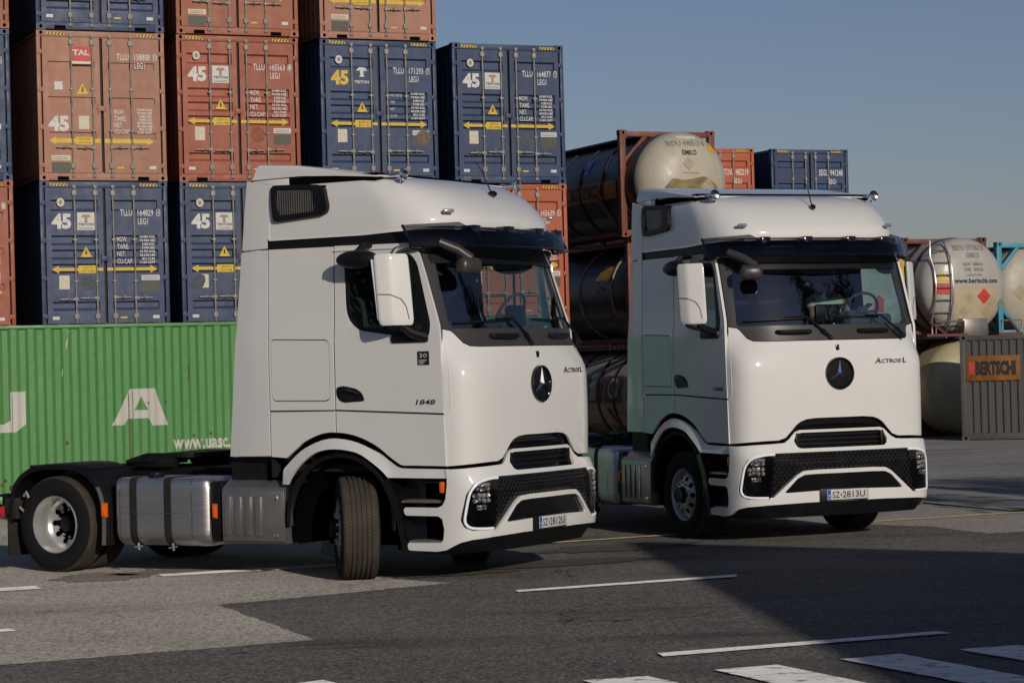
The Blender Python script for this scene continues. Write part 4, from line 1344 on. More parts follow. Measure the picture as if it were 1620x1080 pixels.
def wheel_set(parent, x, y, sg, front, name, steer=0.0):
    """one wheel: tyre mesh > rim, hub.  sg -1 = right side (outer face towards -y)"""
    w = .182 if front else .145
    Rr = .505
    prof = [(.292, -w + .03), (.30, -w + .012), (.33, -w - .004), (.38, -w - .010), (.43, -w - .006), (.468, -w + .004), (.492, -w + .020), (.501, -w + .035)]
    gr = [-.075, -.030, .030, .075]
    last = -w + .035
    tread = []
    if front:
        gr = [-.095, -.048, 0, .048, .095]
    for g in gr:
        tread += [(.504, g - .0085), (.490, g - .006), (.490, g + .006), (.504, g + .0085)]
    prof += tread + [(r, -yy) for r, yy in reversed(prof)]
    tyres = [0.0] if front else [0.0, -sg * .335]
    mb = MB()
    for dy in tyres:
        mb.lathe(prof, 72, T=Matrix.Translation((0, dy, 0)))
    t = mb.build(name, M['tyre'], parent, smooth=40)
    t.location = (x, y, .502)
    t.rotation_euler = (0, 0, steer)
    o = sg                       # outward direction along y
    rim = MB()
    if front:
        # lip, well, then the disc bulging outwards
        rim.lathe([(.292, o * (w - .03)), (.300, o * (w - .018)), (.296, o * (w - .006)), (.287, o * (w - .012)), (.272, o * (w - .05)), (.262, o * (w - .09)),
                   (.238, o * (w - .10)), (.225, o * (w - .055))], 48)
        V, F = tess(disc_poly(.228, 48), [disc_poly(.029, 12, .190 * math.cos(a), .190 * math.sin(a)) for a in [2 * math.pi * k / 10 for k in range(10)]] + [disc_poly(.10, 24)], .035)
        rim.add([(p[0], o * (w - .055 + .055 * (1 - max(0, min(1, (math.hypot(*p) - .15) / .08)))), p[1]) for p in V], F)
        hubd = w + .0
    else:
        rim.lathe([(.292, o * (w - .03)), (.302, o * (w - .015)), (.298, o * (w + .004)), (.288, o * (w + .002)), (.279, o * (w - .03)), (.270, o * (w - .07)), (.262, o * (w - .10)), (.262, o * (w - .185)), (.235, o * (w - .215))], 48)
        V, F = tess(disc_poly(.237, 48), [disc_poly(.031, 14, .192 * math.cos(a), .192 * math.sin(a)) for a in [2 * math.pi * k / 10 for k in range(10)]] + [disc_poly(.10, 24)], .035)
        rim.add([(p[0], o * (w - .215 - .035 * (1 - max(0, min(1, (math.hypot(*p) - .15) / .08)))), p[1]) for p in V], F)
        hubd = w - .25
    rim.build('rim', M['rimsilver'], t, smooth=35)
    hub = MB()
    hub.lathe([(.0, o * (hubd + .085)), (.07, o * (hubd + .082)), (.085, o * (hubd + .065)), (.09, o * (hubd + .0)), (.104, o * (hubd - .004)), (.112, o * (hubd - .10))], 28)
    hub.build('hub', M['chassis'], t, smooth=35)
    nuts = MB()
    for k in range(10):
        a = 2 * math.pi * (k + .5) / 10
        nuts.lathe([(0, o * (hubd + .030)), (.013, o * (hubd + .030)), (.016, o * (hubd + .018)), (.016, o * (hubd - .01))], 6, T=Matrix.Translation((.145 * math.cos(a), 0, .145 * math.sin(a))))
    nuts.build('wheel_nut', M['rimsilver'], t)['kind'] = 'stuff'
    br = MB()
    br.lathe([(.20, -o * .10), (.21, o * (w - .24)), (.08, o * (w - .24))], 28)
    br.build('brake_drum', M['hole'], t)
    return t

def build_truck(label, loc, yaw):
    T = thing('tractor_unit', label, 'truck', loc, -yaw, 'white tractor units parked on the asphalt')
    W = [M['white'], M['liner']]
    # ---------- dark inner shell behind the panel gaps, the cab tub, wheel wells
    sh = MB()
    for sg in (-1, 1):
        S = side(sg, -.035)
        panel_mb([(-.87, 1.22)] + [(x, z + .015) for x, z in ARCH] + [(1.17, 1.12), (1.17, 2.38), (.93, 3.12), (.85, 3.33), (-.87, 3.33)], [WINDOW], S, .012, .2, out_hint, sh, (0, 0))
    sh.box(-.875, -.84, -1.20, 1.20, 1.0, 3.86)                     # rear wall
    sh.box(-.84, 1.15, -1.19, 1.19, 1.50, 1.54)                     # floor
    sh.box(.86, 1.08, -1.17, 1.17, .95, 2.30)                       # bulkhead
    sh.box(-.83, .80, -1.15, 1.15, 3.30, 3.33)                      # headliner
    sh.box(.84, 1.33, -1.05, 1.05, .40, 1.36)                       # front crossmember and radiator
    sh.box(1.08, 1.38, -.95, .95, 1.30, 2.16)
    sh.box(-.86, .60, -1.05, 1.05, 1.05, 1.12)
    sh.build('cab_shell', M['dark'], T)
    for sg in (-1, 1):
        wl = MB()
        iw = MB()
        iw.lathe([(.60, sg * 1.20), (.62, sg * .55)], 24, T=Matrix.Translation((0, 0, .56)), a0=-.35, a1=math.pi + .35)
        ya, yb = sorted((sg * .52, sg * .55)); iw.box(-.66, .66, ya, yb, .30, 1.16)
        iw.build('wheel_well', M['hole'], T)  # near-black colour and inner wall stand in for shade inside the well
        wl.lathe([(.60, sg * 1.245), (.635, sg * 1.255), (.645, sg * 1.24), (.60, sg * 1.2)], 32, T=Matrix.Translation((-.03, 0, .595)), a0=-.15, a1=math.pi + .1)
        wl.build('wheel_arch_liner', M['black'], T)

    # ---------- flanks
    for sg in (-1, 1):
        S = side(sg)
        rear = [(-.838, 1.658), (-.066, 1.655), (-.066, 3.232), (-.842, 3.238)]
        panel('sleeper_panel', rear, [FLAP], S, W, T, .02, .16, out_hint)
        fl = [(x + (.009 if x < -.4 else -.009), z + (.009 if z < 2 else -.009)) for x, z in FLAP]
        panel('locker_flap', fl, [], S, W, T, .02, .16, out_hint)
        panel('lower_side_panel', [(-.838, 1.205)] + [p for p in ARCH if p[0] < -.07] + [(-.066, 1.437), (-.066, 1.642), (-.838, 1.642)], [], S, W, T, .03, .16, out_hint)
        d = panel('door', rounded([(-.046, 1.658), (1.186, 1.609), (1.166, 2.40), (.940, 3.11), (.872, 3.225), (-.046, 3.238)], [0, 0, .05, .25, .10, 0]), [WINDOW], S, W, T, .03, .14, out_hint)
        panel('window_trim', [((x - .5) * .985 + .5, (z - 2.73) * .99 + 2.73) for x, z in WINDOW], [WINDOW_IN], side(sg, -.006), [M['black'], M['black']], d, .02, .2, out_hint)
        panel('window_pane', [((x - .5) * 1.02 + .5, (z - 2.73) * 1.02 + 2.73) for x, z in WINDOW_IN], [], side(sg, -.014), [M['sideglass'], M['sideglass']], d, .006, .3, out_hint)
        panel('door_step_panel', [(-.046, 1.437)] + [p for p in ARCH if p[0] > -.04] + [(.873, 1.118), (1.199, 1.112), (1.188, 1.592), (-.046, 1.642)], [], S, W, T, .03, .14, out_hint)
        hd = rounded([(-.035, 1.872), (.05, 1.885), (.20, 1.855), (.265, 1.81), (.295, 1.735), (.05, 1.722), (-.005, 1.745), (-.038, 1.80)], .03)
        h = panel('handle', hd, [], side(sg, .004), [M['black'], M['black']], d, .02, .1, out_hint)
        g = MB(); g.tube([side(sg, .016)(.03, 1.845), side(sg, .024)(.13, 1.835), side(sg, .016)(.235, 1.80)], .012)
        g.build('grip', M['gloss'], h)
        # rear side deflectors
        panel('rear_side_deflector', [(-.856, 1.212), (-.856, 3.238), (-1.195, 3.225), (-1.39, 1.207)], [], S, W, T, .02, .16, out_hint)
        panel('rear_upper_deflector', [(-.826, 3.34), (-.826, 3.50), (-.775, 3.52), (-.79, 3.865), (-1.095, 3.93), (-1.135, 3.65), (-1.183, 3.245), (-.856, 3.252), (-.856, 3.33)], [], side(sg, .004), W, T, .02, .16, out_hint)
        # black joint strip between the door tops and the roof
        panel('roof_joint_strip', [(-.826, 3.246), (.90, 3.235), (1.0, 3.20), (1.02, 3.30), (.90, 3.322), (-.82, 3.348)], [], side(sg, -.012), [M['black'], M['black']], T, .02, .3, out_hint)
        # drip rail over the door
        dr = MB(); dr.tube([side(sg, .008)(-.05, 3.19), side(sg, .008)(.6, 3.185), side(sg, .006)(.84, 3.17)], .008, 6)
        dr.build('drip_rail', M['white'], d)

        # wheel-arch fender
        up = [(-.71, .935), (-.707, 1.065), (-.665, 1.115), (-.56, 1.205), (-.44, 1.285), (-.23, 1.362), (-.04, 1.378), (.19, 1.338), (.41, 1.245), (.57, 1.14), (.66, 1.096), (.80, 1.088), (1.207, 1.082)]
        lo = [(1.204, .996), (.545, 1.003), (.445, 1.096), (.25, 1.220), (.10, 1.262), (-.064, 1.277), (-.22, 1.262), (-.357, 1.211), (-.50, 1.105), (-.60, .995), (-.645, .935)]
        up = smooth2(up[:-1], 3) + [up[-1]]
        lo = [lo[0]] + smooth2(lo[1:], 3)
        def SF(x, z, sg=sg):
            r = math.hypot(x + .05, z - .62)
            fl = .035 * sstep(.78, .66, r) if x < .6 else .02 * sstep(1.08, 1.0, z)
            return (x, sg * (1.235 + fl * (1 - sstep(.9, 1.2, x))), z)
        panel('fender', up + lo, [], SF, [M['white'], M['black']], T, .03, .07, out_hint)
        # step bay: recess, treads, marker lamp
        sb = MB()
        y0, y1 = sorted((sg * 1.02, sg * 1.05))
        sb.box(.50, 1.22, y0, y1, .30, 1.0)
        arc = [(.545, .998), (.60, .90), (.66, .76), (.70, .60), (.73, .42), (.755, .30), (.70, .30), (.66, .46), (.62, .64), (.56, .80), (.47, .96)]
        sb.prism([(x, z) for x, z in arc], sg * 1.03, sg * 1.262, lambda p, q, t: (p, t, q))
        sb.build('step_bay', M['gloss'], T)
        for zz, xa, xb in ((.775, .675, 1.10), (.395, .745, 1.10)):
            st = MB(); ya, yb = sorted((sg * 1.06, sg * 1.225))
            st.box(xa, xb, ya, yb, zz - .012, zz + .012, 0, .005)
            for k in range(9):
                st.box(xa + .03 + k * .04, xa + .05 + k * .04, ya + .01, yb - .01, zz + .012, zz + .017)
            st.build('step_tread', M['plainalu'], T)
        ml = MB(); ya, yb = sorted((sg * 1.12, sg * 1.225)); ml.box(1.10, 1.155, ya, yb, .855, .965, 0, .015)
        ml.build('side_marker', M['orange'], T)

    # ---------- nose: bonnet flap
    def nose(zf):
        L = [(1.238, 1.108), (1.12, 1.125), (.95, 1.134), (.77, 1.138), (.69, 1.165), (.62, 1.235), (.56, 1.30), (.50, 1.337), (.43, 1.360), (.30, 1.370)]
        return L
    half = [(HOOD.s_of_y(y) if y < 1.23 else HOOD.s[-1] - .012, z) for y, z in nose(0)]
    sc = HOOD.s[-1] / SCREEN.s[-1]
    top = [(SCREEN.s_of_y(.84) * sc, 2.224), (SCREEN.s_of_y(.957) * sc, 2.230), (SCREEN.s_of_y(1.014) * sc, 2.262), (SCREEN.s_of_y(1.075) * sc, 2.346), (SCREEN.s_of_y(1.108) * sc, 2.378), (HOOD.s[-1] - .012, 2.402)]
    right = [(s, z) for s, z in half] ; tp = list(reversed(top))
    outer = right[::-1] + [(half[0][0], 1.6)] + tp
    outer = [(s, z) for s, z in right] [::-1] + tp
    outer_l = [(-s, z) for s, z in reversed(outer)]
    hood = panel('bonnet_flap', outer + outer_l, [], F_hood, W, T, .022, .08, front_hint)
    # raised styling line near each corner
    for sg in (-1, 1):
        cr = MB(); s0 = sg * (HOOD.s[-1] - .075)
        pts = [(s0, 2.26), (s0, 2.0), (s0 - sg * .005, 1.75), (s0 + sg * .0, 1.66), (s0 + sg * .03, 1.60), (sg * (HOOD.s[-1] - .01), 1.57)]
        cr.tube([Vector(F_hood(s, z)) for s, z in pts], .0045, 5)
        cr.build('crease_bead', M['white'], hood)
    star = MB()
    sx = F_hood(0, 1.855)[0]
    Ts = Matrix.Translation((sx, 0, 1.855)) @ Matrix.Rotation(R(-90), 4, 'Z')
    star.lathe([(0, -.008), (.152, -.008), (.158, -.024), (.168, -.030), (.178, -.024), (.182, .01)], 56, T=Matrix.Translation((sx, 0, 1.855)) @ Matrix.Rotation(R(90), 4, 'Z'))
    e = star.build('badge', M['gloss'], T)
    st = MB()
    vs, fs = [], []
    for k in range(3):
        a = math.pi / 2 + k * 2 * math.pi / 3
        tip = (math.cos(a) * .158, math.sin(a) * .158)
        l = (math.cos(a + math.pi / 3) * .032, math.sin(a + math.pi / 3) * .032); r = (math.cos(a - math.pi / 3) * .032, math.sin(a - math.pi / 3) * .032)
        o = len(vs)
        for p, h in ((tip, .010), (l, .006), (r, .006), ((0, 0), .034)):
            vs.append((sx + .008 + h, p[0], 1.855 + p[1]))
        fs += [(o, o + 1, o + 3), (o, o + 3, o + 2)]
    st.add(vs, fs)
    st.build('star', M['chrome'], e, smooth=0, fix=False)
    cm = MB(); cx = F_hood(0, 2.14)[0]
    cm.box(cx - .01, cx + .012, -.022, .022, 2.11, 2.175, 0, .008); cm.ball((cx + .012, 0, 2.15), .012)
    cm.build('front_camera', M['gloss'], T)
    yA = lambda a, b: (lambda q: (q[0] + .003, q[1], q[2]))(F_hood(HOOD.s_of_y(.5) + a, b))
    tm = MB()
    text_into(tm, 'A', -.03, 1.952, .085, .062, yA, 0, .02, .35)
    text_into(tm, 'CTROS', .055, 1.955, .275, .046, yA, 0, .03, .35)
    text_into(tm, 'L', .355, 1.955, .055, .058, yA, 0, .03, .3)
    tm.build('model_lettering', M['ink'], T, smooth=0, fix=False)
    for sg in (-1, 1):
        fn = (lambda sg: (lambda a, b: (a if sg < 0 else 2 * .99 - a, sg * (1.245 * wz(b) + .003), b)))(sg)
        text('engine_number', '1848', .878, 1.69, .215, .05, fn, M['ink'], T, .02, .3)

    # ---------- screen surround, glass, header
    E = SCREEN.s[-1]
    s_of = SCREEN.s_of_y
    gl_half = [(s_of(1.12), 2.395), (s_of(1.085), 3.085)]
    hole = rounded([(-s_of(1.115), 2.40), (-s_of(1.075), 3.09), (s_of(1.075), 3.09), (s_of(1.115), 2.40)], .06)
    lowb = [(s_of(.84), 2.232), (s_of(.955), 2.238), (s_of(1.01), 2.27), (s_of(1.07), 2.355), (s_of(1.105), 2.388), (E - .004, 2.412)]
    so = [(-s, z) for s, z in reversed(lowb)] 
    so = [(-(E - .004), 3.30)] + so + lowb + [(E - .004, 3.30)]
    ws = panel('screen_surround', so, [hole], F_screen, [M['greyplastic'], M['dark']], T, .025, .1, front_hint)
    panel('windscreen', [(s * 1.01, 2.395 + (z - 2.40) * 1.0) for s, z in hole], [], lambda s, z: F_screen(s, z, -.010 + .012 * (1 - ((z - 2.745) / .36) ** 2)), [M['glass'], M['glass']], T, .006, .2, front_hint)
    panel('screen_header', [(-s_of(1.13), 3.03), (s_of(1.13), 3.03), (s_of(1.16), 3.30), (-s_of(1.16), 3.30)], [], lambda s, z: F_screen(s, z, .012), [M['black'], M['black']], T, .02, .2, front_hint)
    # ---------- roof
    rp = Plan([(0, 1.255), (.4, 1.235), (.7, 1.19), (.9, 1.115), (1.05, 1.0), (1.13, .88), (1.18, .72), (1.205, .5), (1.205, -.83)])
    N = 64
    base = [rp.at(rp.s[-1] * (k / N * 2 - 1)) for k in range(N + 1)]        # (y, x) right to left
    rm = MB(); rows = []
    xb = -.83
    lv = [(-.05, -.075, -.01), (-.015, -.015, 0), (0, 0, 0)]
    for k in range(1, 17):
        ph = k / 16 * math.pi / 2
        v = math.sin(ph)
        v = max(v, .02); ph2 = R(36) + R(54) * max(0, (v - .14) / .86); dfv = 0 if v < .14 else .84 * (math.cos(R(36)) - math.cos(math.asin(min(1, math.sin(R(36)) + (1 - math.sin(R(36))) * (v - .14) / .86)))) / math.cos(R(36))
        lv.append((v, dfv, .27 * (1 - max(0, 1 - v ** 4.0) ** .25)))
    for v, df, di in lv:
        row = []
        for y, x in base:
            q = 1 - df / (1.255 - xb) if df >= 0 else 1 + 0 * df
            xx = xb + (x - xb) * (q if df >= 0 else 1 - .05 * max(0, (x - .6)))
            dxx = df if df < 0 else 0
            fx = max(0, min(1, (x - .3) / .7))
            xx -= .012 * fx * max(0, 1 - max(v, 0) / .14)
            row.append((xx, y * (1 - di / 1.205), 3.352 + .55 * v + (.03 * fx if v <= .02 else .03 * fx * (1 - v))))
        rows.append(row)
    vs = [p for r in rows for p in r]; n = N + 1; fs = []
    for i in range(len(rows) - 1):
        for k in range(N):
            fs.append((i * n + k, i * n + k + 1, (i + 1) * n + k + 1, (i + 1) * n + k))
    fs.append(tuple((len(rows) - 1) * n + k for k in range(n)))
    rm.add(vs, fs)
    rf = rm.build('roof', M['white'], T, smooth=45)
    # roof spoiler
    sp = MB()
    prof = [(-1.085, 3.948), (-1.03, 4.080), (-.99, 4.098), (-.5, 4.055), (.05, 3.975), (.50, 3.895), (.50, 3.885), (.05, 3.925), (-.5, 3.955)]
    ns = 10
    ys = [-1.16, -1.15, -1.10, -1.0, -.7, 0, .7, 1.0, 1.10, 1.15, 1.16]
    drop = [.05, .02, .006, 0, 0, 0, 0, 0, .006, .02, .05]
    vs, fs = [], []
    m = len(prof)
    for y, d in zip(ys, drop):
        for x, z in prof:
            zc = 3.93
            vs.append((x + (.03 if abs(y) > 1.12 else 0) * (1 if x < 0 else -3), y, z - d * max(0, (z - 3.90) * 4)))
    for i in range(len(ys) - 1):
        for j in range(m):
            fs.append((i * m + j, i * m + (j + 1) % m, (i + 1) * m + (j + 1) % m, (i + 1) * m + j))
    fs += [tuple(range(m)), tuple(range(len(ys) * m - 1, (len(ys) - 1) * m - 1, -1))]
    sp.add(vs, fs)
    spo = sp.build('roof_spoiler', M['white'], T, smooth=35)
    sb = MB()
    sb.box(-1.06, -.62, -1.14, -1.08, 3.85, 3.96, 0, .01); sb.box(-1.06, -.62, 1.08, 1.14, 3.85, 3.96, 0, .01)
    sb.build('spoiler_bracket', M['white'], spo)
    sd = MB(); sd.box(-1.0, .42, -1.135, 1.135, 3.86, 3.928); sd.build('spoiler_gap_shade', M['hole'], spo)  # solid black block standing in for the shade under the spoiler
    # side air intakes
    for sg in (-1, 1):
        fr = rounded([(-.785, 3.868), (-.745, 3.505), (-.12, 3.545), (-.085, 3.62), (-.15, 3.835), (-.30, 3.85)], [.06, .05, .05, .05, .06, .1])
        hl = rounded([(-.725, 3.825), (-.69, 3.565), (-.26, 3.585), (-.225, 3.62), (-.27, 3.80)], .04)
        it = panel('side_intake', fr, [hl], lambda x, z, sg=sg: (x, sg * (1.252 - .03 * max(0, (z - 3.7) / .2)), z), [M['black'], M['black']], T, .10, .12, lambda p: Vector((0, p.y, 0)))
        bk = MB(); ya, yb = sorted((sg * 1.15, sg * 1.214)); bk.box(-.75, -.16, ya, yb, 3.55, 3.835); bk.build('intake_duct', M['hole'], it)
        sl = MB()
        for k in range(17):
            x = -.705 + k * .028
            ya, yb = sorted((sg * 1.214, sg * 1.228))
            sl.box(x, x + .009, ya, yb, 3.565 + .02 * k / 17, 3.815 - .02 * k / 17)
        o = sl.build('intake_slat', M['plainalu'], it); o['kind'] = 'stuff'
    # sun visor: smoked sheet on brackets
    def F_vis(s, v):
        y, x = SCREEN.at(s)
        k = min(1, abs(s) / 1.0)
        back = .34 * max(0, abs(s) - .98) / .35
        return (x - .10 + .17 * (1 - v) * (1 - .25 * k) + .02 * math.sin(v * math.pi) - back * .35, y * 1.0, 3.178 + .225 * v)
    vo = [(-1.42, .0), (1.42, .0), (1.42, .95), (s_of(.91), 1.06), (s_of(.82), .76), (-s_of(.82), .76), (-s_of(.91), 1.06), (-1.42, .95)]
    vi = panel('sun_visor', vo, [], F_vis, [M['smoke'], M['smoke']], T, .008, .12, front_hint)
    vb = MB()
    for s in (-.78, -.28, .28, .78):
        a = Vector(F_vis(s, .66))
        vb.box(a.x - .16, a.x - .004, a.y - .055, a.y + .055, a.z - .05, a.z + .06, 0, .01)
    for sg in (-1, 1):
        vb.tube([F_vis(sg * 1.41, 0), F_vis(sg * 1.41, .95)], .014, 8)
    vb.tube([F_vis(-1.41 + k * .094, 0) for k in range(31)], .011, 6)
    vb.build('visor_bracket', M['gloss'], vi)
    for sg in (-1, 1):
        q = Vector((1.115, sg * .955, 3.525))
        lm = MB(); lm.box(q.x - .03, q.x + .022, q.y - .055, q.y + .055, q.z - .018, q.z + .018, 0, .012, T=Matrix.Translation(q) @ Matrix.Rotation(sg * R(38), 4, 'Z') @ Matrix.Translation(-q))
        lm.build('roof_marker_lamp', M['lens'], T)
    an = MB(); an.ball((1.01, .02, 3.735), .055, .03, .035, 12); an.tube([(1.0, .02, 3.74), (.90, .03, 3.95), (.80, .04, 4.08)], [.008, .005, .003], 6)
    an.build('antenna', M['gloss'], T)
    # air horns
    for sg in (-1, 1):
        hb = MB()
        y = sg * 1.05
        hb.lathe([(.055, 0), (.062, .012), (.05, .02), (.030, .05), (.020, .10), (.016, .28), (.016, .46), (.036, .47), (.044, .50), (.036, .53), (0, .54)], 20,
                 T=Matrix.Translation((.69, y, 3.895)) @ Matrix.Rotation(R(90), 4, 'Z'))
        hb.lathe([(0, .03), (.05, .012)], 16, T=Matrix.Translation((.69, y, 3.895)) @ Matrix.Rotation(R(90), 4, 'Z'))
        hb.tube([(.64, y, 3.885), (.64, y * .98, 3.82)], .012, 6); hb.tube([(.24, y, 3.885), (.24, y * .97, 3.82)], .016, 6)
        hb.build('air_horn', M['chrome'], T)

    # ---------- bumper
    sy = BUMP.s_of_y; sxx = BUMP.s_of_x
    def mir(pts):
        return [(-s, z) for s, z in pts]
    edge = [(sxx(1.205), 1.080), (sxx(1.209), .985), (sxx(1.200), .90), (sxx(1.185), .80), (sxx(1.150), .742), (sxx(1.10), .722), (sxx(.735), .722), (sxx(.712), .70), (sxx(.722), .66), (sxx(.745), .645),
            (sxx(1.10), .642), (sxx(1.145), .615), (sxx(1.165), .52), (sxx(1.155), .42), (sxx(1.125), .392), (sxx(.765), .388), (sxx(.748), .37), (sxx(.755), .325), (sxx(.775), .315), (sxx(1.08), .309), (sxx(1.2), .325), (sy(1.215), .395), (sy(1.16), .418), (sy(.96), .434), (sy(.5), .446)]
    topc = [(sy(.52), 1.242), (sy(.575), 1.222), (sy(.66), 1.142), (sy(.72), 1.108), (sy(.80), 1.102), (sy(1.05), 1.094), (sy(1.19), 1.085)]
    outer = topc + edge
    outer = outer + mir(outer)[::-1]
    gtop = [(sy(.5), 1.0), (sy(.93), .998), (sy(1.08), .975), (sy(1.16), .93), (sy(1.198), .842), (sy(1.222), .60), (sy(1.21), .535), (sy(1.165), .502), (sy(.92), .500)]
    garch = [(sy(.89), .520), (sy(.61), .752), (sy(.53), .795), (sy(.36), .803)]
    h1 = gtop + garch
    h1 = rounded(h1 + mir(h1)[::-1], .02, 3)
    h2 = [(sy(.36), .757), (sy(.52), .752), (sy(.605), .715), (sy(.76), .570), (sy(.74), .560), (sy(.3), .572)]
    h2 = rounded(h2 + mir(h2)[::-1], .015, 3)
    h3 = [(sy(.50), 1.212), (sy(.565), 1.195), (sy(.602), 1.12), (sy(.575), 1.055), (sy(.53), 1.040)]
    h3 = rounded(h3 + mir(h3)[::-1], .015, 3)
    bp = panel('bumper', outer, [h1, h2, h3], F_bump, [M['white'], M['black']], T, .03, .07, front_hint)
    lip = MB()
    lo_ = [(BUMP.at(s)) for s in [sxx(.8) * (k / 15 - 1) if False else (-1 + 2 * k / 40) * sxx(1.0) for k in range(41)]]
    vs, fs = [], []
    for k, (y, x) in enumerate(lo_):
        f = max(0, min(1, (x - 1.1) / .4)); zz = .34 + .11 * f
        vs += [(x - .02, y * .985, zz + .04), (x - .04, y * .975, zz - .02), (x - .13, y * .93, .285), (x - .30, y * .9, .27)]
    for k in range(40):
        for j in range(3):
            fs.append((k * 4 + j, k * 4 + j + 1, (k + 1) * 4 + j + 1, (k + 1) * 4 + j))
    lip.add(vs, fs); lip.build('bumper_lip', M['black'], T, smooth=50)
    # grille: gloss panel behind the opening with a staggered facet mesh
    gb = panel('grille', [(-(sy(1.235)), .48), (sy(1.235), .48), (sy(1.235), 1.02), (-(sy(1.235)), 1.02)], [], lambda s, z: F_bump(s, z, -.035), [M['gloss'], M['black']], T, .01, .1, front_hint)
    fm = MB()
    r = 0
    z = .525
    while z < .975:
        s = -sy(.90) + (.03 if r % 2 else 0)
        while s < sy(.90):
            if inside((s, z), h1) and inside((s + .045, z), h1):
                a, b_ = Vector(F_bump(s + .008, z, -.030)), Vector(F_bump(s + .052, z, -.030))
                t = Vector((.012, 0, 0))
                fm.add([a, b_, b_ + Vector((0, 0, .026)) + t, a + Vector((0, 0, .026)) + t, a + Vector((0, 0, .030)), b_ + Vector((0, 0, .030))], [(0, 1, 2, 3), (3, 2, 5, 4)])
            s += .06
        z += .036; r += 1
    o = fm.build('grille_mesh', M['mesh'], gb, smooth=0, fix=False); o['kind'] = 'stuff'
    ug = MB()
    ug.box(1.36, 1.44, -.70, .70, 1.02, 1.42)
    ug.build('upper_grille', M['gloss'], T)
    um = MB()
    for k in range(26):
        for j in range(4):
            y = -.52 + k * .04 + (.02 if j % 2 else 0); zz = 1.245 + j * .028
            um.add([(1.442, y, zz), (1.442, y + .03, zz), (1.452, y + .03, zz + .018), (1.452, y, zz + .018), (1.442, y + .03, zz + .022), (1.442, y, zz + .022)], [(0, 1, 2, 3), (3, 2, 4, 5)])
    o = um.build('upper_grille_mesh', M['gloss'], T, smooth=0, fix=False); o['kind'] = 'stuff'
    il = MB()
    for zz in (1.08, 1.13, 1.18):
        il.tube([(1.455, -.55, zz), (1.475, 0, zz), (1.455, .55, zz)], .012, 6)
    for sg in (-1, 1):
        il.box(1.44, 1.50, sg * .55 - .02, sg * .55 + .02, 1.05, 1.21, 0, .008)
    for zz in (.60, .66, .72):
        il.tube([(1.50, -.7, zz), (1.53, 0, zz), (1.50, .7, zz)], .009, 6)
    il.box(1.34, 1.40, -.80, .80, .50, .78)
    il.box(1.49, 1.53, -.02, .14, .64, .74, 0, .01)
    il.tube([(1.53, .48, .61), (1.53, .48, .70)], .008, 6, 1)
    il.tube([(1.53, .15, .63), (1.53, .38, .635)], .008, 6, 1)
    il.build('lower_intake', [M['black'], M['steel']], T)
    # headlights
    for sg in (-1, 1):
        hp = [(sg * s, z) for s, z in ((sy(.86), .99), (sy(1.07), .962), (sy(1.145), .92), (sy(1.178), .842), (sy(1.20), .60), (sy(1.185), .55), (sy(1.15), .522), (sy(.935), .515))]
        hl = panel('headlight', hp, [], lambda s, z: F_bump(s, z, -.022), [M['gloss'], M['black']], T, .01, .1, front_hint)
        panel('lamp_cover', [(s_, z_) for s_, z_ in hp], [], lambda s, z: F_bump(s, z, -.004), [M['lampglass'], M['lampglass']], hl, .002, .12, front_hint)
        dl = MB()
        path = [(sy(.86), .984), (sy(.96), .982), (sy(1.06), .964), (sy(1.115), .940), (sy(1.15), .90), (sy(1.176), .838), (sy(1.195), .70), (sy(1.203), .60), (sy(1.192), .552), (sy(1.165), .528), (sy(1.10), .518), (sy(.95), .514)]
        pts = catmull([Vector((sg * s, z, 0)) for s, z in path], 4)
        dl.tube([Vector(F_bump(p.x, p.y, -.010)) for p in pts], .0135, 8)
        dl.build('daytime_light', M['drl'], hl)
        rnd = random.Random(5)
        for (ya, za, w, h) in ((1.055, .905, .16, .085), (1.075, .805, .19, .10), (1.075, .715, .11, .05)):
            lm = MB()
            for i in range(4):
                for j in range(2):
                    q = Vector(F_bump(sg * (sy(ya) + (i - 1.5) * w / 4), za + (j - .5) * h / 2, -.014))
                    lm.box(q.x - .02, q.x + rnd.uniform(0, .012), q.y - w / 9, q.y + w / 9, q.z - h / 5, q.z + h / 5, 0, .004,
                           T=Matrix.Translation(q) @ Matrix.Rotation(rnd.uniform(-.7, .7), 4, 'Y') @ Matrix.Rotation(sg * .6 + rnd.uniform(-.7, .7), 4, 'Z') @ Matrix.Translation(-q))
            lm.build('lens', M['lens'], hl)
    # number plate holder
    pl = MB(); px = F_bump(0, .52)[0] + .012
    pl.box(px - .02, px + .004, -.345, .27, .452, .592, 0, .004)
    ph = pl.build('plate_holder', M['black'], T)
    pp = MB(); pp.box(px + .004, px + .008, -.26, .26, .463, .577, 0, .001)
    np_ = pp.build('number_plate', M['plate'], ph)
    eb = MB(); eb.box(px + .0085, px + .0095, -.256, -.215, .466, .574); eb.build('country_band', M['blue'], np_)
    # ---------- mirrors
    for sg in (-1, 1):
        mh = MB()
        oc = [(.645, 1.53), (.668, 1.55), (.80, 1.50), (.915, 1.36), (.925, 1.335), (.88, 1.325), (.66, 1.47)]
        hs = [(2.445, .86), (2.462, .955), (2.50, 1.0), (2.8, 1.0), (3.07, .985), (3.105, .94), (3.118, .85)]
        vs, fs = [], []
        cx, cy = .79, 1.43
        n = 28
        plan = rounded(oc, .035, 3)
        n = len(plan)
        for z, k in hs:
            sh_ = (z - 2.8) * -.10
            for x, y in plan:
                vs.append((cx + (x - cx) * k + sh_ * .75, sg * (cy + (y - cy) * k), z))
        for i in range(len(hs) - 1):
            for k in range(n):
                fs.append((i * n + k, i * n + (k + 1) % n, (i + 1) * n + (k + 1) % n, (i + 1) * n + k))
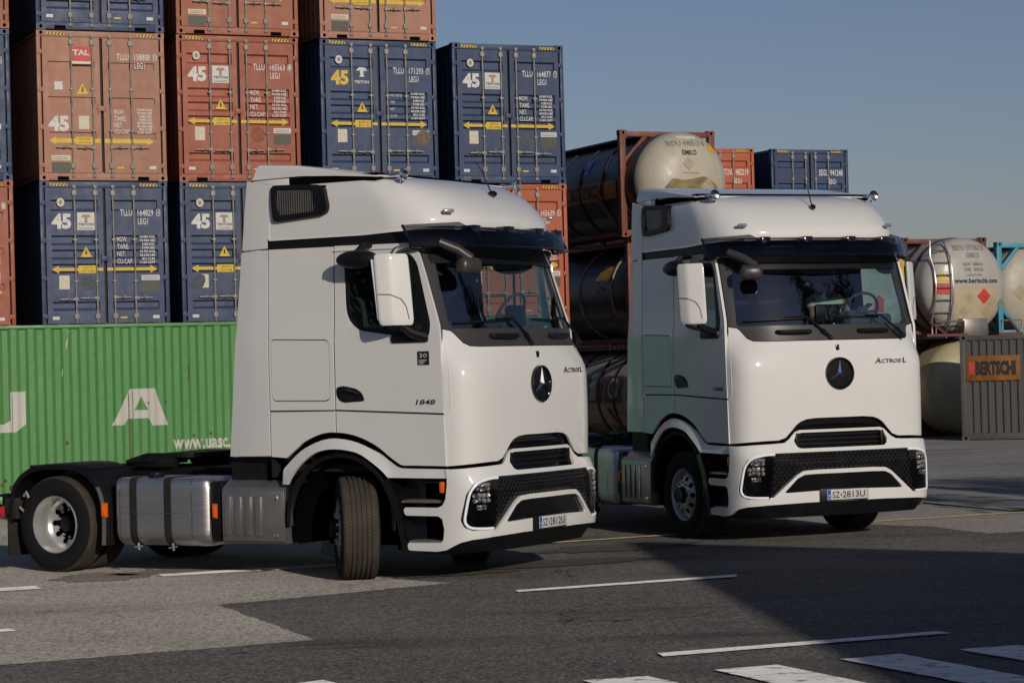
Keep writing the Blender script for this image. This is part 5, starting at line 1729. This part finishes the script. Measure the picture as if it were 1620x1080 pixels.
        fs += [tuple(range(n)), tuple(range(len(hs) * n - 1, (len(hs) - 1) * n - 1, -1))]
        mh.add(vs, fs)
        mo = mh.build('mirror_housing', M['white'], T, smooth=40)
        sl = MB()
        sl.tube([(.69, sg * 1.552, 2.74), (.80, sg * 1.513, 2.735), (.875, sg * 1.435, 2.69), (.905, sg * 1.40, 2.62), (.925, sg * 1.385, 2.50)], .004, 5)
        sl.build('housing_seam', M['greyink'], mo)
        mg = MB(); mg.add([(.652, sg * 1.515, 2.50), (.652 + .22, sg * 1.345, 2.50), (.59 + .22, sg * 1.345, 3.07), (.59, sg * 1.515, 3.07)], [(0, 1, 2, 3)])
        mg.build('mirror_glass', M['chrome'], mo)
        ar = MB()
        ar.tube([(.90, sg * 1.21, 3.185), (.86, sg * 1.30, 3.185), (.80, sg * 1.40, 3.15), (.77, sg * 1.43, 3.10)], [.034, .036, .034, .03], 8)
        ar.box(.74, .95, sg * 1.225 - .03, sg * 1.225 + .03, 3.145, 3.205, 0, .02)
        ar.build('mirror_arm', M['greyplastic'], mo)
        ar = MB()
        ar.tube([(1.0, sg * 1.235, 2.325), (.90, sg * 1.32, 2.37), (.84, sg * 1.40, 2.44)], [.05, .045, .03], 8)
        ar.box(.62, 1.04, sg * 1.24 - .035, sg * 1.24 + .035, 2.275, 2.37, 0, .03)
        ar.build('mirror_foot', M['black'], mo)
        pd = MB()
        pd.ball((.37, sg * 1.42, 3.085), .245, .085, .09, 20)
        pd.box(.16, .58, sg * 1.42 - .06, sg * 1.42 + .06, 3.045, 3.085, 0, .03)
        pd.tube([(.38, sg * 1.22, 3.225), (.36, sg * 1.32, 3.21), (.33, sg * 1.40, 3.13)], [.035, .032, .035], 8)
        pd.build('kerb_mirror', M['black'], mo)
    fmm = MB()
    fmm.tube([(1.12, -1.15, 3.225), (1.25, -1.02, 3.15), (1.34, -.93, 3.06)], [.042, .048, .05], 10)
    q = Vector((1.345, -.99, 2.985))
    fmm.box(q.x - .07, q.x + .08, q.y - .125, q.y + .125, q.z - .075, q.z + .085, 0, .05, T=Matrix.Translation(q) @ Matrix.Rotation(R(-18), 4, 'Z') @ Matrix.Translation(-q))
    fmm.build('front_mirror', M['greyplastic'], T, smooth=50)

    # ---------- wipers and grab handles
    for pv, el, tp in (((1.462, -.075, 2.255), (1.415, -.37, 2.497), (1.30, -1.06, 2.475)), ((1.44, .90, 2.262), (1.415, .605, 2.497), (1.44, .02, 2.505))):
        wp = MB()
        pv, el, tp = Vector(pv), Vector(el), Vector(tp)
        off = Vector((.035, 0, 0))
        mid = pv.lerp(el, .35)
        wp.tube([pv, mid + off], .024, 8); wp.tube([mid + off, el + off * .8, el.lerp(tp, .35) + off * .7], .012, 6)
        n = 10
        bl = []
        for k in range(n + 1):
            p = el.lerp(tp, k / n)
            x = F_screen(SCREEN.s_of_y(p.y), p.z)[0]
            bl.append((x + .018, p.y, p.z - .02))
        wp.tube(bl, .011, 6)
        wp.ball(tuple(pv), .035)
        wp.build('wiper', M['black'], T)
    for ya, yb in ((-.72, -.32), (.30, .71)):
        g = MB()
        pts = [(F_screen(SCREEN.s_of_y(y), 2.325)[0] + d, y, 2.325) for y, d in ((ya, .0), (ya + .03, .035), ((ya + yb) / 2, .045), (yb - .03, .035), (yb, .0))]
        g.tube(pts, .026, 8); g.build('grab_handle', M['black'], T)
    # ---------- cab interior
    da = MB()
    da.prism([(1.25, 2.12), (1.30, 2.34), (1.18, 2.38), (.80, 2.40), (.66, 2.34), (.62, 2.10)], -.88, .88, lambda p, q, t: (p, t, q))
    da.box(.58, .95, .52, 1.08, 2.40, 2.52, 0, .03)
    da.build('dashboard', M['dash'], T)
    sc_ = MB(); sc_.box(1.20, 1.26, -.125, .205, 2.42, 2.63, 0, .03); sc_.box(1.16, 1.22, -.03, .12, 2.38, 2.46)
    dm = sc_.build('screen_mount', M['black'], T)
    sw = MB()
    Tw = Matrix.Translation((.70, .80, 2.555)) @ Matrix.Rotation(R(-62), 4, 'Y')
    ring = [Tw @ Vector((.235 * math.cos(a), .235 * math.sin(a), 0)) for a in [2 * math.pi * k / 32 for k in range(33)]]
    sw.tube(ring, .017, 8, caps=False)
    for a in (0, math.pi, -math.pi / 2):
        sw.tube([Tw @ Vector((0, 0, -.03)), Tw @ Vector((.225 * math.sin(a) * 1, .225 * math.cos(a), 0))], .02, 6)
    sw.ball(tuple(Tw @ Vector((0, 0, -.02))), .07); sw.tube([Tw @ Vector((0, 0, -.02)), Tw @ Vector((.02, 0, -.35))], .035, 8)
    sw.build('steering_wheel', M['dash'], T)
    for y in (-.72, .80):
        se = MB()
        se.box(-.18, .36, y - .27, y + .27, 1.98, 2.19, 0, .06)
        se.box(-.28, -.10, y - .26, y + .26, 2.08, 2.80, 0, .07, T=Matrix.Translation((-.15, y, 2.1)) @ Matrix.Rotation(R(-8), 4, 'Y') @ Matrix.Translation((.15, -y, -2.1)))
        se.box(-.36, -.24, y - .15, y + .15, 2.74, 2.97, 0, .05)
        se.box(-.1, .3, y - .2, y + .2, 1.54, 1.98)
        se.build('driver_seat' if y > 0 else 'passenger_seat', M['seat'], T)
    rw = MB(); rw.box(-.83, -.55, -1.15, 1.15, 1.55, 2.15, 0, .05); rw.box(-.835, -.50, -1.15, 1.15, 2.85, 2.92); rw.build('bunk', M['seat'], T)

    # ---------- chassis
    ch = MB()
    for sg in (-1, 1):
        y = sg * .40
        ch.box(-4.42, 1.05, y - .045, y + .045, .80, 1.06)
    for x in (-4.35, -3.7, -2.3, -1.2, -.3, .8):
        ch.box(x - .06, x + .06, -.40, .40, .84, 1.0)
    ch.box(-1.5, .2, -.35, .35, .72, 1.1)
    ch.tube([(0, -.95, .50), (0, .95, .50)], .075, 10)
    ch.tube([(-3.7, -.9, .50), (-3.7, .9, .50)], .11, 10); ch.ball((-3.7, 0, .50), .24)
    ch.tube([(-3.6, 0, .55), (-1.0, 0, .75)], .06, 8)
    ch.box(-1.0, -.70, -1.1, 1.1, .60, 1.15)
    for sg in (-1, 1):
        ch.tube([(-4.1, sg * .42, .55), (-4.1, sg * .42, .85)], .11, 10); ch.tube([(-3.3, sg * .42, .55), (-3.3, sg * .42, .85)], .11, 10)
        ch.tube([(-.35, sg * .72, .42), (-.35, sg * .72, .95)], .05, 8)
    ch.box(-2.35, -1.40, -.62, .62, 1.05, 1.075)                          # catwalk plate
    ch.box(-1.45, -.68, -1.10, 1.10, .96, 1.195)
    ch.build('chassis', M['chassis'], T)
    fw = MB()
    out = rounded([(-3.50, -.22), (-3.42, -.42), (-3.05, -.50), (-2.60, -.46), (-2.42, -.36), (-2.42, .36), (-2.60, .46), (-3.05, .50), (-3.42, .42), (-3.50, .22), (-3.10, .06), (-3.10, -.06)], .04, 3)
    fw.prism(out, 1.165, 1.215, lambda p, q, t: (p, q, t - max(0, -p - 3.05) * .22))
    fw.box(-3.2, -2.7, -.52, -.40, 1.06, 1.17, 0, .02); fw.box(-3.2, -2.7, .40, .52, 1.06, 1.17, 0, .02)
    fw.box(-3.45, -3.15, -.30, .30, 1.08, 1.15)
    fw.build('fifth_wheel', M['chassis'], T)
    jaw = MB(); jaw.tube([(-3.36, -.44, 1.115), (-3.25, -.50, 1.12), (-2.9, -.51, 1.13)], .028, 8); jaw.box(-3.3, -3.1, -.5, -.44, 1.1, 1.15, 0, .01)
    jaw.build('release_handle', M['chassis'], T)
    # rear fenders and mudflaps, lamps
    for sg in (-1, 1):
        fd = MB()
        arcp = [(-3.005, .30), (-2.995, .60), (-3.03, .80), (-3.12, .96), (-3.30, 1.085), (-3.50, 1.125), (-3.90, 1.115), (-4.12, 1.04), (-4.26, .90), (-4.32, .70), (-4.33, .52)]
        ap = catmull([Vector((x, z, 0)) for x, z in arcp], 5)
        vs, fs = [], []
        for p in ap:
            nrm = Vector((p.x + 3.68, p.y - .5, 0)).normalized()
            for yy, inn in ((1.25, .05), (1.25, .0), (1.22, -.012), (.60, -.012), (.60, .02), (1.20, .02)):
                vs.append((p.x - nrm.x * inn, sg * yy, p.y - nrm.y * inn))
        for i in range(len(ap) - 1):
            for j in range(6):
                fs.append((i * 6 + j, i * 6 + (j + 1) % 6, (i + 1) * 6 + (j + 1) % 6, (i + 1) * 6 + j))
        fd.add(vs, fs)
        for xx in (-3.25, -4.0):
            a = min(ap, key=lambda p: abs(p.x - xx))
            fd.tube([(a.x, sg * .6, a.y + .015), (a.x, sg * 1.24, a.y + .015)], .016, 6)
        fo = fd.build('rear_fender', M['black'], T, smooth=40)
        ts = MB()
        tp_ = [p for p in ap[:14]]
        vs, fs = [], []
        for p in tp_:
            vs += [(p.x + .015, sg * 1.252, p.y), (p.x - .035, sg * 1.256, p.y + .0)]
        for i in range(len(tp_) - 1):
            fs.append((i * 2, i * 2 + 1, i * 2 + 3, i * 2 + 2))
        ts.add(vs, fs); ts.build('fender_edge_trim', M['plainalu'], fo, smooth=0)
        mf = MB(); ya, yb = sorted((sg * .60, sg * 1.24)); mf.box(-4.36, -4.33, ya, yb, .16, .62, 0, .004); mf.box(-4.40, -4.22, ya, yb, .55, .78, 0, .02)
        mf.build('mudflap', M['rubber_seal'], T)
        rl = MB(); ya, yb = sorted((sg * .75, sg * 1.22)); rl.box(-4.48, -4.42, ya, yb, .575, .69, 0, .02); rl.build('rear_lamp', M['red'], T)
        br = MB(); br.tube([(-4.12, sg * 1.235, .80), (-4.08, sg * 1.24, .84), (-4.05, sg * 1.235, .78)], .016, 6); br.tube([(-4.18, sg * 1.235, .68), (-4.12, sg * 1.24, .64)], .014, 6)
        br.build('fender_bracket', M['steel'], fo)
    tb = MB(); tb.tube([(-4.95, -.9, .78), (-4.36, -.9, .78)], .014, 6); tb.box(-4.46, -4.36, -1.2, 1.2, .70, .82)
    tb.build('rear_crossbar', M['chassis'], T)
    # fuel tank and side box, both sides
    for sg in (-1, 1):
        def rr(x, k=1.0, kz=1.0):
            P = rounded([(.56, .30), (1.245, .30), (1.245, .985), (1.16, .995), (.56, .995)], [.09, .16, .13, .04, .09], 6)
            cy, cz = .90, .65
            return [(x, sg * (cy + (y - cy) * k), cz + (z - cz) * kz) for y, z in P]
        tk = MB()
        st_ = [(-2.875, .88), (-2.86, .94), (-2.83, .985), (-2.80, 1.0), (-1.86, 1.0), (-1.80, 1.0), (-1.735, .99), (-1.69, .955), (-1.665, .88)]
        rows = [rr(x, k, k) for x, k in st_]
        n = len(rows[0]); vs = [p for r_ in rows for p in r_]; fs = []
        for i in range(len(rows) - 1):
            for k in range(n):
                fs.append((i * n + k, i * n + (k + 1) % n, (i + 1) * n + (k + 1) % n, (i + 1) * n + k))
        fs += [tuple(range(n)), tuple(range(len(rows) * n - 1, (len(rows) - 1) * n - 1, -1))]
        tk.add(vs, fs)
        ta = tk.build('fuel_tank', M['alu'], T, smooth=40)
        for x in (-2.80, -1.86):
            wr = MB(); a, b2 = rr(x - .008, 1.006, 1.006), rr(x + .008, 1.006, 1.006)
            wr.add(a + b2, [(k, (k + 1) % n, (k + 1) % n + n, k + n) for k in range(n)]); wr.build('weld_seam', M['chrome'], ta)
        wr = MB(); ya = sg * 1.244
        wr.tube([(-2.79, ya, .64), (-1.88, ya, .64)], .006, 5); wr.build('side_seam', M['alu'], ta)
        for x in (-2.62, -2.17):
            sp_ = MB()
            a, b2 = rr(x - .045, 1.012, 1.014), rr(x + .045, 1.012, 1.014)
            sp_.add(a + b2, [(k, (k + 1) % n, (k + 1) % n + n, k + n) for k in range(n)])
            so_ = sp_.build('tank_strap', M['rubber_seal'], ta)
            bo = MB(); bo.tube([(x + .04, sg * 1.22, .33), (x + .06, sg * 1.235, .26)], .012, 6); bo.tube([(x + .0, sg * 1.235, .285), (x + .10, sg * 1.235, .30)], .009, 6)
            bo.build('strap_bolt', M['steel'], so_)
        cp = MB(); cp.lathe([(0, .06), (.07, .06), (.075, .0)], 16, T=Matrix.Translation((-2.40, sg * 1.13, .98)) @ Matrix.Rotation(R(90) * 1, 4, 'X') @ Matrix.Rotation(0, 4, 'Z'))
        cp.box(-2.47, -2.33, sg * 1.13 - .06, sg * 1.13 + .06, .98, 1.03, 0, .02)
        cp.build('filler_cap', M['black'], ta)
        # box
        bx = MB()
        bx.prism([(.60, .36), (1.20, .345), (1.225, .37), (1.225, .865), (1.21, .90), (1.0, 1.03), (.60, 1.04)], -1.48, -.715, lambda p, q, t: (t, sg * p, q))
        bo_ = bx.build('side_box', M['plainalu'], T, smooth=20)
        cv = MB(); ya, yb = sorted((sg * 1.225, sg * 1.243))
        cv.box(-1.472, -.722, ya, yb, .372, .875, 0, .008)
        for k in range(4):
            x0 = -1.43 + k * .125
            ya, yb = sorted((sg * 1.243, sg * 1.262)); cv.box(x0, x0 + .075, ya, yb, .42, .815, 0, .0085)
        co_ = cv.build('box_cover', M['plainalu'], bo_)
        cl = MB()
        for zz in (.425, .80):
            ya, yb = sorted((sg * 1.243, sg * 1.256)); cl.box(-.84, -.78, ya, yb, zz - .02, zz + .02, 0, .004)
            cl.ball((-.80, sg * 1.262, zz), .010, n=8)
        cl.build('cover_latch', M['chrome'], bo_)
        pn = MB(); ya, yb = sorted((sg * .9, sg * 1.20)); pn.box(-1.64, -1.50, ya, yb, .36, .96, 0, .02); pn.build('bracket_panel', M['black'], T)
        pn = MB(); pn.box(-.71, -.62, ya, yb, .70, .93, 0, .02); pn.build('bracket_panel', M['black'], T)
        for x, y in ((-3.0, 1.262), (-1.595, 1.205)):
            rl = MB(); ya, yb = sorted((sg * y, sg * (y + .022))); rl.box(x - .019, x + .019, ya, yb, .60, .715, 0, .006); rl.box(x - .03, x + .03, *sorted((sg * (y - .03), sg * y)), .59, .735)
            rl.build('side_marker', M['orange'], T)
    # wheels
    for sg in (-1, 1):
        wheel_set(T, 0, sg * 1.02, sg, True, 'front_wheel')
        wheel_set(T, -3.7, sg * 1.09, sg, False, 'rear_wheel')
    return T

T1_YAW, T2_YAW = 0.54673, 1.15292
truck = build_truck('white tractor unit standing side-on in front of the green container, front wheels turned hard', (-1.0284, 24.0616, 0), T1_YAW)
truck2 = copy_tree(truck)
truck2.location = (3.0119, 27.8718, 0)
truck2.rotation_euler = (0, 0, -T2_YAW)
truck2['label'] = 'white tractor unit facing the camera with a driver behind the windscreen, before the tank containers'
for tr, num, steer in ((truck, 'SZ 2812U', R(-49)), (truck2, 'SZ 2813U', R(0))):
    for ch in tr.children:
        if ch.name.startswith('front_wheel'):
            ch.rotation_euler = (0, 0, steer)
        if ch.name.startswith('plate_holder'):
            px = F_bump(0, .52)[0] + .012 + .0088
            pm = MB()
            a, b = num.split()
            text_into(pm, a, -.195, .482, .095, .072, lambda p, q: (px, p, q), 0, .012)
            text_into(pm, b, -.065, .482, .29, .072, lambda p, q: (px, p, q), 0, .012)
            pm.add([(px, -.09, .50), (px, -.076, .50), (px, -.076, .53), (px, -.09, .53)], [(0, 1, 2, 3)])
            for c2 in ch.children:
                if c2.name.startswith('number_plate'):
                    pm.build('plate_number', M['ink'], c2, smooth=0, fix=False)
                    st = MB(); st.add([(px + .001, -.245, .505), (px + .001, -.226, .505), (px + .001, -.226, .52), (px + .001, -.245, .52)], [(0, 1, 2, 3)])
                    text_into(st, 'PL', -.248, .472, .026, .018, lambda p, q: (px + .001, p, q), 0, .01)
                    st.build('country_code', M['whiteink'], c2, smooth=0, fix=False)
fn1 = lambda a, b: (a, -(1.245 * wz(b) + .004), b)
sk = MB(); sk.add([fn1(.912, 2.065), fn1(1.045, 2.065), fn1(1.045, 2.195), fn1(.912, 2.195)], [(0, 1, 2, 3)])
so = sk.build('door_sticker', M['ink'], truck, smooth=0)
fn2 = lambda a, b: (a, -(1.245 * wz(b) + .007), b)
sp = text_into(MB(), '30', .935, 2.135, .085, .04, fn2)
for k in range(3):
    sp.add([fn2(.93, 2.115 - k * .016), fn2(1.02 - .02 * k, 2.115 - k * .016), fn2(1.02 - .02 * k, 2.108 - k * .016), fn2(.93, 2.108 - k * .016)], [(0, 1, 2, 3)])
sp.build('sticker_print', M['whiteink'], so, smooth=0, fix=False)
# ------------------------------------------------------------------ driver of the facing truck
def skin_body(name, joints, bones, mat, parent, sub=2):
    me = bpy.data.meshes.new(name)
    keys = list(joints)
    me.from_pydata([joints[k][0] for k in keys], [(keys.index(a), keys.index(b)) for a, b in bones], [])
    me.materials.append(mat)
    o = link(name, me, parent)
    sk = o.modifiers.new('skin', 'SKIN')
    sk.use_smooth_shade = True
    if not me.skin_vertices:
        bm = bmesh.new(); bm.from_mesh(me); bm.verts.layers.skin.verify(); bm.to_mesh(me); bm.free()
    for i, k in enumerate(keys):
        r = joints[k][1]
        me.skin_vertices[0].data[i].radius = r if isinstance(r, tuple) else (r, r)
        me.skin_vertices[0].data[i].use_root = (i == 0)
    ss = o.modifiers.new('sub', 'SUBSURF'); ss.levels = sub; ss.render_levels = sub
    return o
dy = .80
J = {
    'pelvis': ((-.02, dy, 2.22), (.15, .12)), 'waist': ((-.05, dy, 2.36), (.14, .11)), 'chest': ((-.05, dy, 2.54), (.165, .12)), 'upper': ((-.03, dy, 2.66), (.15, .095)),
    'neck': ((.01, dy, 2.74), .055), 'jaw': ((.05, dy, 2.83), (.062, .075)), 'head': ((.045, dy, 2.91), (.078, .092)), 'crown': ((.035, dy, 2.985), (.062, .075)), 'nose': ((.145, dy, 2.875), .014),
}
for sg in (-1, 1):
    s = 'r' if sg < 0 else 'l'
    J.update({s + 'sh': ((-.03, dy + sg * .20, 2.655), .062), s + 'el': ((.12, dy + sg * .27, 2.41), .045), s + 'wr': ((.47, dy + sg * .20, 2.53), .030), s + 'ha': ((.55, dy + sg * .195, 2.55), .034),
              s + 'hip': ((.02, dy + sg * .10, 2.20), .085), s + 'kn': ((.46, dy + sg * .13, 2.17), .062), s + 'an': ((.62, dy + sg * .13, 1.68), .042), s + 'to': ((.80, dy + sg * .13, 1.60), .035)})
    for q in range(4):
        yy = dy + sg * .195 + (q - 1.5) * .019
        J.update({s + 'f%da' % q: ((.585, yy, 2.575), .0095), s + 'f%db' % q: ((.618 - .004 * q, yy, 2.590), .0085), s + 'f%dc' % q: ((.640 - .004 * q, yy, 2.565), .0075)})
    J.update({s + 'tha': ((.565, dy + sg * .155, 2.545), .011), s + 'thb': ((.605, dy + sg * .145, 2.535), .009)})
B = [('pelvis', 'waist'), ('waist', 'chest'), ('chest', 'upper'), ('upper', 'neck'), ('neck', 'jaw'), ('jaw', 'head'), ('head', 'crown'), ('jaw', 'nose')]
for s in 'rl':
    B += [('upper', s + 'sh'), (s + 'sh', s + 'el'), (s + 'el', s + 'wr'), (s + 'wr', s + 'ha'), ('pelvis', s + 'hip'), (s + 'hip', s + 'kn'), (s + 'kn', s + 'an'), (s + 'an', s + 'to'), (s + 'ha', s + 'tha'), (s + 'tha', s + 'thb')]
    for q in range(4):
        B += [(s + 'ha', s + 'f%da' % q), (s + 'f%da' % q, s + 'f%db' % q), (s + 'f%db' % q, s + 'f%dc' % q)]
person = skin_body('person', J, B, M['skin'], None)
tag(person, 'person in a white t-shirt sitting at the wheel of the facing truck', 'person')
person.location = (3.0119, 27.8718, .055); person.rotation_euler = (0, 0, -T2_YAW)
SJ = {'a': ((-.03, dy, 2.20), (.19, .155)), 'b': ((-.05, dy, 2.36), (.185, .15)), 'c': ((-.05, dy, 2.54), (.20, .15)), 'd': ((-.03, dy, 2.665), (.175, .115)), 'e': ((-.012, dy, 2.715), (.085, .08))}
for sg in (-1, 1):
    s = 'r' if sg < 0 else 'l'
    SJ.update({s + '1': ((-.03, dy + sg * .205, 2.66), .085), s + '2': ((.04, dy + sg * .25, 2.53), .078)})
skin_body('t_shirt', SJ, [('a', 'b'), ('b', 'c'), ('c', 'd'), ('d', 'e'), ('d', 'r1'), ('r1', 'r2'), ('d', 'l1'), ('l1', 'l2')], M['shirt'], person)
skin_body('trousers', {'p': ((-.02, dy, 2.20), (.165, .14)), 'lh': ((.03, dy + .10, 2.19), .10), 'lk': ((.46, dy + .13, 2.17), .078), 'la': ((.61, dy + .13, 1.74), .06), 'rh': ((.03, dy - .10, 2.19), .10), 'rk': ((.46, dy - .13, 2.17), .078), 'ra': ((.61, dy - .13, 1.74), .06)},
          [('p', 'lh'), ('lh', 'lk'), ('lk', 'la'), ('p', 'rh'), ('rh', 'rk'), ('rk', 'ra')], M['trousers'], person)
hr = MB(); hr.ball((.015, dy, 2.955), .098, .088, .082, 20); hr.ball((-.03, dy, 2.91), .075, .084, .09, 16); hr.build('hair', M['hair'], person, smooth=60)
ey = MB()
for sg in (-1, 1):
    ey.ball((.128, dy + sg * .032, 2.915), .010, n=8)
ey.build('eyes', M['ink'], person)
mo = MB(); mo.box(.122, .130, dy - .024, dy + .024, 2.838, 2.846, 0, .002); mo.build('mouth', M['brownink'], person)
for sg in (-1, 1):
    ea = MB(); ea.ball((.03, dy + sg * .090, 2.895), .022, .010, .032, 10); ea.build('ear', M['skin'], person)

# ------------------------------------------------------------------ beside the camera: an unseen shed added to cast the shade on the road, and trees mirrored in the glass
shed_m = paint('shade_caster_cladding', (0.34, 0.34, 0.33), .2, .1, .5)
SUNH = Vector((math.sin(SUN_AZ), -math.cos(SUN_AZ), 0)); K = 1 / math.tan(SUN_EL)
shed = thing('shade_caster_shed', 'unseen grey shed with a single pitch roof, added to shade the road', 'shed', (0, 0, 0))
hz_ = 5.6
apex = Vector((1.196, 27.093, 0)) + SUNH * K * hz_ + Vector((0, 0, hz_))
cdir = Vector((.089, -.996, 0)).normalized(); wdir = Vector((cdir.y * -1, cdir.x, 0))
Lw, Ww = 26.0, 9.0
pitch = .40
sm = MB()
def sp(l, w, z):
    p = apex + cdir * l + wdir * w
    return (p.x, p.y, z)
roofz = lambda w: hz_ - pitch * w
k = int(Lw / .25)
for w in (.06, Ww - .06):
    vs = []
    for i in range(k + 1):
        d = .03 if i % 4 in (0, 1) else 0
        q = w + (-d if w < 1 else d)
        vs += [sp(i * Lw / k, q, 0), sp(i * Lw / k, q, roofz(w) - .06)]
    sm.add(vs, [(2 * i, 2 * i + 2, 2 * i + 3, 2 * i + 1) for i in range(k)])
for l in (.05, Lw - .05):
    sm.add([sp(l, .06, 0), sp(l, Ww - .06, 0), sp(l, Ww - .06, roofz(Ww) - .06), sp(l, .06, roofz(0) - .06)], [(0, 1, 2, 3)])
sm.build('wall', shed_m, shed, smooth=0, fix=False)
rfm = MB(); rfm.add([sp(0, 0, roofz(0)), sp(Lw, 0, roofz(0)), sp(Lw, Ww, roofz(Ww)), sp(0, Ww, roofz(Ww)), sp(0, 0, roofz(0) - .12), sp(Lw, 0, roofz(0) - .12), sp(Lw, Ww, roofz(Ww) - .12), sp(0, Ww, roofz(Ww) - .12)],
                    [(0, 1, 2, 3), (7, 6, 5, 4), (0, 4, 5, 1), (1, 5, 6, 2), (2, 6, 7, 3), (3, 7, 4, 0)])
rfm.build('roof', shed_m, shed, smooth=0)

def leaf_mat():
    m, n, l, b = new_mat('leaf_green')
    nt = m.node_tree
    c = mixc(nt, ramp(nt, noise(nt, 1.2, 3), .35, .65), (0.025, 0.045, 0.015), (0.07, 0.095, 0.03))
    l.new(c, b.inputs['Base Color']); b.inputs['Roughness'].default_value = .6
    return m
leafm = leaf_mat(); barkm = simple('tree_bark', (0.07, 0.055, 0.04), .9, vary=.4, scale=10)
def tree(label, x, y, h, seed):
    rnd = random.Random(seed)
    T = thing('tree', label, 'tree', (x, y, 0), 0, 'trees by the road')
    tr = MB(); lv = MB()
    tr.tube([(0, 0, 0), (.1, .05, h * .25), (.0, .15, h * .5), (.15, .1, h * .8)], [.32, .26, .18, .06], 10)
    for b in range(17):
        z = h * rnd.uniform(.25, .85); a = rnd.uniform(0, 2 * math.pi); r = rnd.uniform(.10, .24) * h * (1.15 - abs(z / h - .5))
        e = Vector((math.cos(a) * r, math.sin(a) * r, z + rnd.uniform(.3, 1.6)))
        tr.tube([(0, .1, z * .95), e * .5 + Vector((0, 0, z * .5 + .2)), e], [.09, .06, .02], 6)
        for c in range(5):
            cc = e * rnd.uniform(.55, 1.1); cc.z = e.z + rnd.uniform(-.9, .9)
            R_ = rnd.uniform(.5, 1.1)
            for q in range(75):
                d = Vector((rnd.gauss(0, 1), rnd.gauss(0, 1), rnd.gauss(0, .8))); d *= R_ / max(1.0, d.length) * rnd.uniform(.6, 1)
                p = cc + d
                t1 = Vector((rnd.gauss(0, 1), rnd.gauss(0, 1), rnd.gauss(0, 1))).normalized(); t2 = t1.orthogonal().normalized()
                s = rnd.uniform(.07, .15)
                lv.add([p - t1 * s, p + t2 * s * .5, p + t1 * s, p - t2 * s * .5], [(0, 1, 2, 3)])
    tr.build('trunk', barkm, T)
    o = lv.build('crown', leafm, T, smooth=0, fix=False); o['kind'] = 'stuff'
tree('tall leafy tree right of the road, mirrored in the facing windscreen', 13.4, 20.4, 12.0, 1)
tree('broad leafy tree left of the road, mirrored in the side windows', -27, 13, 12.0, 2)
tree('leafy tree beyond the broad one on the left', -33, 19, 11.0, 4)
